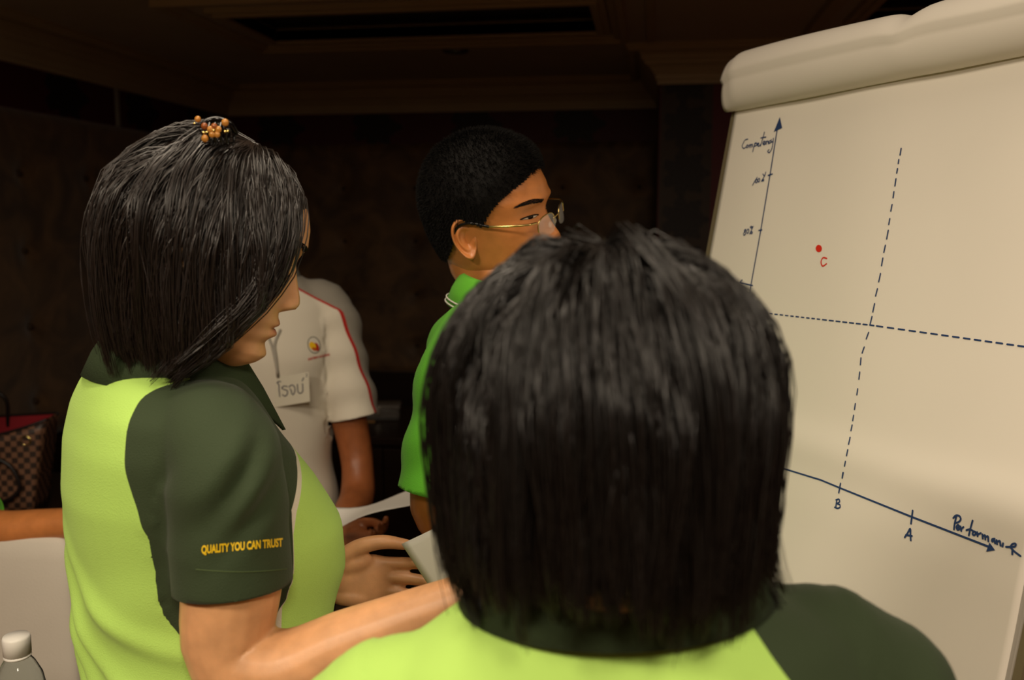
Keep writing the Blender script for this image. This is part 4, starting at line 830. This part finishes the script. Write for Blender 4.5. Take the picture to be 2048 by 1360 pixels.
# chest emblem: dark oval ring, white field, yellow and red bird shape, red lettering
def flat(name, pts, m, lift): 
    c = np.mean(pts, 0); n = len(pts); obj(name, (np.array([on_D(*c, lift)]+[on_D(x, y, lift) for x, y in pts]), [[0, i+1, (i+1) % n+1] for i in range(n)]), m, shirtD)
em = lambda cx, cy, rx, ry, rot: [(cx+rx*math.cos(a)*math.cos(rot)-ry*math.sin(a)*math.sin(rot), cy+rx*math.cos(a)*math.sin(rot)+ry*math.sin(a)*math.cos(rot)) for a in np.linspace(0, 2*math.pi, 28, endpoint=False)]
flat('emblem_ring', em(628, 690, 12.8, 17.2, -.25), mat('emblem_dark', '#4a4a38', .8), .0010); flat('emblem_field', em(628, 690, 11.3, 15.6, -.25), mat('emblem_white', '#ddd8cc', .8), .0015)
flat('emblem_red', em(632.5, 694, 5.5, 8.5, -.35), mat('emblem_red', '#b02a10', .8), .0020); flat('emblem_yellow', em(625, 691.5, 6.2, 8.5, -.55), mat('emblem_yellow', '#f0c010', .8), .0024); flat('emblem_orange', em(628.5, 698, 4.5, 3.2, .5), mat('emblem_orange', '#c05a10', .8), .0027)
text_on(shirtD, 'chest_lettering', 'EASTERN HOLDING', .011, mat('red_thread', '#c22a1c', .7), lambda x, y: on_D(638+x*440, 714-x*100-y*560), xscale=1.0)
# ================================================================== person: seated, arm along the white chair
E_ = Person('person in green shirt seated with a forearm along the white covered chair', -1.50, 1.90, 90)
E_.head((-1.50, 1.92, 1.30), 60, 5, 0, 1.0)
specE = [(.45, 0, 0, .13, .18, 0), (.55, 0, 0, .125, .17, 0), (.68, 0, 0, .12, .165, 0), (.80, .0, 0, .125, .172, 0), (.90, -.006, 0, .118, .180, 0), (.96, -.014, 0, .10, .175, 0), (1.0, -.016, 0, .085, .14, 0), (1.025, -.014, 0, .072, .09, 0), (1.06, -.006, 0, .06, .066, 0)]
elE, wrE = E_.L(P(-25, 1062, 1.69)), E_.L(P(205, 1040, 1.66)); shE = np.array([.0, -.17, .95]); shE2, elE2, wrE2 = np.array([0, .17, .95]), np.array([.05, .24, .72]), np.array([.26, .12, .70])
shirtE, _, _ = shirt(E_, specE, [([(-.01, -.09, .965), (-.005, -.13, .96), shE, shE*.5+elE*.5, shE+(elE-shE)*.85], [.05, .058, .062, .064, .066]), mkc(shE2, elE2, 1)], M['polo_green'], .008, None, None, None, neckz=1.05, hemz=.45)
collar(E_, (-.006, 0, 1.018), .060, .066, M['polo_green'], parent=shirtE)
hE = head_full(.92, fine=False)
body(E_, hE, [arm(shE, elE, wrE, (.048, .044, .038, .037, .033, .026)), *hand(wrE, E_.D((.95, .1, -.2)), E_.D((0, .1, -1)), -1), arm(shE2, elE2, wrE2), *hand(wrE2, np.array([.9, -.2, 0]), np.array([0, 0, -1.]), 1)],
     [torso([(r[0], r[1], r[2], r[3]*.9, r[4]*.9, 0) for r in specE[:-1]]), tube([(-.01, 0, .95), (-.008, 0, 1.04), E_.hp((-.02, 0, -.05)), E_.hp((-.015, 0, 0))], .052, 24)], M['skin_m'], .004)
face_details(E_, hE[0], hE[1])
long_hair(E_, 'hair', 160, 12, 1.06, M['hair'], width=.0009, seed=12)
parts = [torso([(.40, 0, 0, .13, .18, 0), (.48, 0, 0, .135, .185, 0), (.58, 0, 0, .12, .17, 0)])]
for sd in (1, -1): q, r = spline([(0, sd*.09, .47), (.25, sd*.10, .48), (.42, sd*.10, .47), (.45, sd*.10, .30), (.44, sd*.10, .06)], 26, [.085, .08, .066, .058, .055]); parts.append(tube(q, r, 18))
obj('trousers', fuse(parts, .010, 4), M['trousers'], E_.root, True)
for sd in (1, -1):
    prof = [(-.08, .03, .05), (-.06, .036, .075), (0, .040, .08), (.08, .044, .055), (.14, .036, .036), (.165, .016, .022)]
    obj('shoe', loft([[(.46+x, sd*.10+hw*math.cos(g), max(0, h*.5+h*.5*math.sin(g))) for g in np.linspace(0, 2*np.pi, 18, endpoint=False)] for x, hw, h in prof]), M['shoe'], E_.root, True)
# ================================================================== things in hands and around the room
def cz(px, py, z): d = ray(px, py); return CAMP+d*(z-CAMP[2])/d[2]
# sheet held by the woman in profile
def sheet_obj(name, c00, c10, c01, c11, bulge, label, n=14):
    c00, c10, c01, c11 = (np.asarray(v, float) for v in (c00, c10, c01, c11)); nr = np.cross(c10-c00, c01-c00); nr /= np.linalg.norm(nr); V = []
    for i in range(n):
        for j in range(n): u, v = j/(n-1), i/(n-1); V.append((c00*(1-u)+c10*u)*(1-v)+(c01*(1-u)+c11*u)*v+nr*bulge(u, v))
    o = tag(obj(name, (W(np.array(V)), [[i*n+j, i*n+j+1, (i+1)*n+j+1, (i+1)*n+j] for i in range(n-1) for j in range(n-1)]), M['sheet'], smooth=True), label, 'paper')
    sm = o.modifiers.new('thickness', 'SOLIDIFY'); sm.thickness = .0005; sm.offset = 0; return o
M['sheet'] = mat('white_sheet', '#f2efe8', .7)
sheet_obj('paper_sheet', P(803, 1088, 1.165), P(975, 996, 1.10), P(912, 1254, 1.06), P(1080, 1160, 1.0), lambda u, v: .006*math.sin(math.pi*u), 'white paper sheet between the hands of the woman in profile')
sheet_obj('paper_sheet', P(640, 1012, 1.80), P(862, 962, 1.66), P(640, 1070, 1.70), P(862, 992, 1.52), lambda u, v: .022*math.sin(math.pi*(u*.9))*(1-v)+.008*math.sin(6*u+2*v), 'curled white sheet held by the man in the white polo')
# hair clip
cc = P(437, 264, .905); clip = tag(empty('hair_clip', W(cc)), 'black claw hair clip with amber bead flower on top of the bob', 'hair clip')
ck = lambda x, y, n=0.0: W(cc+np.array([(x-437)*.000505, -n, (264-y)*.000505]))-W(cc)
M['clip'] = mat('clip_black', '#0b0a0a', .18); M['amber'] = mat('amber_bead', '#c98a3c', .15, trans=.25); M['amber2'] = mat('amber_dark', '#8a4a22', .15); M['goldbead'] = mat('gold_bead', '#e8cf80', .15, metal=1)
for s in (1, -1):
    V, F = join(tube(spline([ck(412, 262, -.012*s), ck(418, 246, -.007*s), ck(437, 240, -.004*s), ck(456, 246, -.007*s), ck(464, 262, -.012*s)], 20), .0028, 10), *[tube(spline([ck(x, 250, -.008*s), ck(x, 268, -.014*s), ck(x, 286, -.010*s)], 8), [.0020]*5+[.0012]*3, 8) for x in (416, 426, 437, 448, 459)])
    obj('jaw', (V, F), M['clip'], clip, True)
obj('spring', tube([ck(424+26*k/40, 243+2.5*math.cos(k*1.3), 2.5*.0005*math.sin(k*1.3)) for k in range(40)], .0007, 6), M['steel'], clip, True)
for k in range(5):
    a = math.pi/2+k*2*math.pi/5; obj('petal', ellipsoid(ck(440+8.2*math.cos(a), 265-8.2*math.sin(a), .017), (.0033, .0018, .0033), 14, 8), M['amber' if k else 'amber2'], clip, True)
obj('flower_centre', ellipsoid(ck(440, 265, .0185), (.0014, .0012, .0014), 10, 6), M['goldbead'], clip, True)
for x, y, r, m in ((460, 249, .0037, 'amber'), (420, 279, .0037, 'amber'), (420, 256, .0034, 'amber2'), (408, 243, .0032, 'amber'), (418, 268, .0018, 'goldbead'), (424, 267, .0014, 'goldbead'), (459, 266, .0016, 'goldbead'), (464, 265, .0014, 'goldbead'), (401, 251, .0012, 'goldbead')):
    obj('bead', ellipsoid(ck(x, y, .015), (r, r*.7, r), 14, 8), M[m], clip, True)
# name card on its cord
hit = D.C(on_D(582, 779, .012)); dep = hit[1]-.006; badge = tag(empty('name_card', W(P(582, 812, dep))), 'white name card with handwritten Thai name hanging on the white polo', 'name card'); bo = W(P(582, 812, dep))
tilt = lambda py: dep+(812-py)*.00015
bp_ = lambda x, y, l=0.0: W(P(x, y, tilt(y)-l))-bo
card = [(543, 756), (617, 744), (620, 803), (549, 815)]
V = np.array([bp_(x, y, l) for l in (0, .0012) for x, y in card]); cardo = obj('card', (V, [[3, 2, 1, 0], [4, 5, 6, 7]]+[[i, (i+1) % 4, (i+1) % 4+4, i+4] for i in range(4)]), mat('card_white', '#cfcab8', .5), badge)
cb = tr((530, 720), 13.6)
def cst(pts, wd): 
    p = spline(pts, len(pts)*5) if len(pts) > 2 else np.array(pts); return ribbon([bp_(x, y, .0018) for x, y in p], wd, W(np.array([0, -1., 0])))
M['ink'] = mat('dark_blue_ink', '#1c2040', .6)
obj('handwriting', join(*[cst(cb(s), .0023) for s in ([(425, 592), (372, 584), (328, 622), (366, 652), (382, 800), (402, 995)], [(605, 722), (515, 712), (456, 760), (520, 802), (598, 830), (612, 910), (535, 985), (478, 945)], [(655, 738), (700, 690), (765, 690), (812, 760), (802, 880), (760, 946), (726, 905), (712, 830), (682, 792)],
    [(880, 665), (890, 780), (910, 885), (945, 908), (1015, 872), (1028, 760), (1020, 645)], [(1052, 488), (1022, 540), (1012, 568)])], cst(cb([(1112, 392), (1135, 374), (1148, 398), (1116, 450), (1148, 456)]), .0010)), M['ink'], cardo)
obj('clip', tube([bp_(556, 753, .002), bp_(555, 744, .002)], .004, 8), M['steel'], badge, True)
for x1, x2 in ((543, 530), (549, 560)):
    pts = [D.C(on_D(x, y, .004)) for x, y in ((555, 746), (x1*.5+555*.5, 715), (x1, 690), (x2, 660))]; obj('cord', tube(spline([W(p)-bo for p in pts], 14), .0028, 8), mat('cord_grey', '#a8a398', .7), badge, True)
# dark sideboard with a clear box and a ruler on it
SBZ = .72; f0 = W(cz(735, 874, SBZ)); sb = tag(empty('sideboard', (-.95, f0[1]+.27, 0)), 'long dark wooden sideboard in front of the padded back wall', 'sideboard')
obj('top', bbox(-.95, .95, -.27, .27, SBZ-.03, SBZ, .004), M['darkwood'], sb); obj('carcass', box(-.92, .92, -.235, .25, .08, SBZ-.03), M['darkwood'], sb)
for k in range(4):
    d_ = obj('door', bbox(-.91+k*.457, -.91+k*.457+.45, -.256, -.237, .10, SBZ-.045, .003), M['darkwood'], sb); obj('knob', ellipsoid((-.91+k*.457+(.41 if k % 2 == 0 else .04), -.266, .45), (.010, .010, .010), 12, 8), M['chrome'], d_, True)
for x in (-.85, .85):
    for y in (-.2, .2): obj('foot', bbox(x-.03, x+.03, y-.03, y+.03, 0, .08, .004), M['darkwood'], sb)
M['clear'] = mat('clear_plastic', '#e8e6e0', .12, trans=.85, ior=1.2)
bx0 = W(cz(757, 836, SBZ)); pb = tag(empty('plastic_box', (bx0[0], bx0[1], SBZ), math.radians(12)), 'clear plastic box with lid standing on the dark sideboard', 'plastic box')
o = obj('tray', bbox(-.075, .085, -.05, .05, .0, .045, .006), M['clear'], pb, True); obj('lid', bbox(-.079, .089, -.054, .054, .046, .060, .005), M['clear'], pb, True); obj('latch', bbox(-.005, .015, -.060, -.054, .025, .056, .002), M['steel'], pb)
r0 = W(cz(728, 836, SBZ)); tag(obj('ruler', (bbox(-.075, .075, -.012, .012, 0, .004, .001)[0]@np.array([[math.cos(.2), math.sin(.2), 0], [-math.sin(.2), math.cos(.2), 0], [0, 0, 1]])+np.array([r0[0]-.01, r0[1]-.075, SBZ]), bbox(-.075, .075, -.012, .012, 0, .004, .001)[1]), mat('ruler_wood', '#b98a4c', .5)), 'short wooden ruler lying by the clear box on the sideboard', 'ruler')
# white covered chairs
M['cover'] = mat('white_chair_cover', '#cfc9bd', .85, var=.03, vscale=6, bump=.2, bscale=300)
def chair(x0, x1, y0, label):
    xm, hw = (x0+x1)/2, (x1-x0)/2; c = W((xm, y0+.25, 0)); r = tag(empty('covered_chair', c, 0), label, 'chair', 'white covered chairs')
    def rr(z, a, b, cy): return ring(0, cy, z, b, a, 44, 4.5)
    sw = lambda V: V[:, [0, 1, 2]]
    R_ = []
    for z, a, cy, b in ((.0, hw+.02, -.20, .055), (.2, hw+.01, -.20, .05), (.42, hw, -.20, .045), (.60, hw-.005, -.205, .042), (.80, hw-.004, -.21, .040), (.86, hw-.006, -.212, .038), (.893, hw-.014, -.213, .032), (.905, hw-.03, -.213, .022)):
        p = ring(0, 0, z, a, b, 48, 5); p[:, 1] += cy; p[:, 0] += .004*np.sin(p[:, 2]*20+p[:, 0]*15); R_.append(p)
    obj('back_cover', loft(R_), M['cover'], r, True)
    R_ = []
    for z, g in ((.0, .02), (.2, .012), (.36, .004), (.40, .0), (.415, -.015), (.418, -.06)):
        p = ring(0, .04, z, hw+g, .20+g, 56, 6); k = np.arange(56); p[:, 0] *= 1+.012*np.sin(k*1.7)*(z < .3); R_.append(p)
    obj('seat_cover', loft(R_), M['cover'], r, True); return r
chair(-1.245, -.800, 1.655, 'white covered banquet chair with a forearm resting on its back'); chair(-1.750, -1.305, 1.580, 'white covered banquet chair that the person in green sits on')
# small low table with the handbag
bt = W((-1.52, 2.66, 0)); lt = tag(empty('side_table', bt), 'low dark side table under the chequered handbag', 'table'); LT = .66
obj('table_top', bbox(-.32, .32, -.28, .28, LT-.03, LT, .005), M['darkwood'], lt)
for x in (-.27, .27):
    for y in (-.23, .23): obj('leg', tube([(x, y, LT-.03), (x, y, .0)], [.022, .016], 12, roundcap=False), M['darkwood'], lt, True)
def checker_mat():
    m = bpy.data.materials.new('chequered_canvas'); m.use_nodes = True; t = NT(m); b = t.n['Principled BSDF']; tc = t.new('ShaderNodeTexCoord'); c = t.new('ShaderNodeTexChecker'); c.inputs['Scale'].default_value = 62
    mp = t.new('ShaderNodeMapping'); mp.inputs['Location'].default_value = (.003, .0041, .0033); t.link(tc.outputs['Object'], mp.inputs[0]); t.link(mp.outputs[0], c.inputs[0])
    c.inputs[1].default_value = lin('#7a5640'); c.inputs[2].default_value = lin('#33241c'); t.link(c.outputs[0], b.inputs['Base Color']); b.inputs['Roughness'].default_value = .45; return m
M['check'] = checker_mat(); M['red_lining'] = mat('red_lining', '#8a1420', .7); M['leather'] = mat('dark_leather', '#1c1413', .4)
bc = W((-1.545, 2.52, 0)); bag = tag(empty('handbag', (bc[0], bc[1], LT), YAW+.12), 'brown chequered tote handbag with red lining and dark handles', 'handbag')
nx = 25; xs = np.linspace(-1, 1, nx)
def wall_grid(ysg, dip): 
    rows = []
    for k in np.linspace(0, 1, 10): rows.append([(x*(.17+.05*k), ysg*(.065-.02*k*abs(x)**3)+.004*math.sin(x*5), .004+k*(.275-dip*(1-abs(x)**1.6))) for x in xs])
    return loft(rows, close=False)
for ysg, dip in ((-1, .050), (1, .012)):
    o = obj('side_panel', wall_grid(ysg, dip), M['check'], bag, True); sm = o.modifiers.new('thickness', 'SOLIDIFY'); sm.thickness = .003
    V, F = wall_grid(ysg, dip); V = V*np.array([.985, .93, .99]); obj('lining', (V, F), M['red_lining'], bag, True)
    obj('top_binding', tube([(x*.22, ysg*(.065-.02*abs(x)**3)+.004*math.sin(x*5), .279-dip*(1-abs(x)**1.6)) for x in xs], .004, 8), M['leather'], bag, True)
for sx in (-1, 1):
    rows = [[(sx*(.17+.05*k), y*(1-.3*k), .004+k*.275) for y in np.linspace(-.065, .065, 8)] for k in np.linspace(0, 1, 10)]; o = obj('end_panel', loft(rows, close=False), M['check'], bag, True); sm = o.modifiers.new('thickness', 'SOLIDIFY'); sm.thickness = .003
obj('base', bbox(-.17, .17, -.065, .065, 0, .006, .002), M['leather'], bag)
obj('handle', tube(spline([(.045, -.068, .235), (.055, -.078, .21), (.135, -.085, .15), (.150, -.085, .09), (.10, -.085, .055), (.045, -.085, .09), (.03, -.080, .17), (.02, -.070, .225)], 50), .0055, 10), M['leather'], bag, True)
obj('handle', tube(spline([(.07, .066, .24), (.07, .05, .33), (0, .04, .36), (-.07, .05, .33), (-.07, .066, .24)], 40), .0055, 10), M['leather'], bag, True)
obj('ring_charm', (lambda V, F: (V, F))(*tube([(.165+.013*math.cos(a), -.058, .222+.013*math.sin(a)) for a in np.linspace(0, 2*math.pi, 26)], .0028, 8)), M['goldbead'], bag, True)
obj('leather_tag', bbox(.075, .098, -.086, -.082, .165, .205, .0015), mat('grey_tag', '#8a8078', .4), bag)
# bottle on a small table
TZ = .722; bq = P(32, 1270, 1.15); bw = W(bq); tw = W((-.79, 1.16, 0)); rt = tag(empty('round_table', tw), 'small round white-clothed table under the water bottle', 'table')
obj('table_top', lathe([(.001, TZ-.025), (.21, TZ-.025), (.215, TZ-.015), (.21, TZ), (.001, TZ)], 48), M['cover'], rt, True); obj('pedestal', lathe([(.03, .03), (.03, TZ-.025)], 20), M['steel'], rt, True); obj('base', lathe([(.001, 0), (.16, 0), (.16, .012), (.03, .03), (.001, .03)], 32), M['steel'], rt, True)
bot = tag(empty('water_bottle', (bw[0], bw[1], TZ)), 'clear plastic water bottle with a ribbed white cap', 'bottle'); BHt = bw[2]-TZ; k = BHt
M['pet'] = mat('clear_pet', '#eef4f4', .05, trans=1., ior=1.25); M['cap'] = mat('white_cap', '#e8e6e0', .45)
obj('bottle_body', lathe([(.001, .004), (.026, 0), (.031, .006), (.032, .05), (.030, .06), (.032, .07), (.032, .11), (.030, .118), (.032, .126), (.032, k-.075), (.029, k-.058), (.021, k-.040), (.0145, k-.030), (.0135, k-.022), (.0135, k-.004), (.0125, k-.004), (.0125, k-.024), (.0135, k-.031), (.020, k-.041), (.028, k-.059), (.031, k-.076), (.031, .008), (.001, .006)], 36), M['pet'], bot, True)
obj('water', lathe([(.001, .0065), (.0305, .0085), (.0305, k-.082), (.001, k-.082)], 36), mat('water', '#ffffff', .0, trans=1., ior=1.33), bot, True)
n_ = 48; a_ = np.linspace(0, 2*math.pi, n_, endpoint=False)
obj('cap', loft([[(r_*(1+(.02 if i % 2 else 0)*(z_ < k-.003))*math.cos(t_), r_*(1+(.02 if i % 2 else 0)*(z_ < k-.003))*math.sin(t_), z_) for i, t_ in enumerate(a_)] for r_, z_ in ((.0170, k-.026), (.0172, k-.004), (.0160, k-.0005), (.001, k))]), M['cap'], bot, True)
obj('neck_ring', lathe([(.0165, k-.031), (.0175, k-.029), (.0165, k-.027)], 32), M['cap'], bot, True)
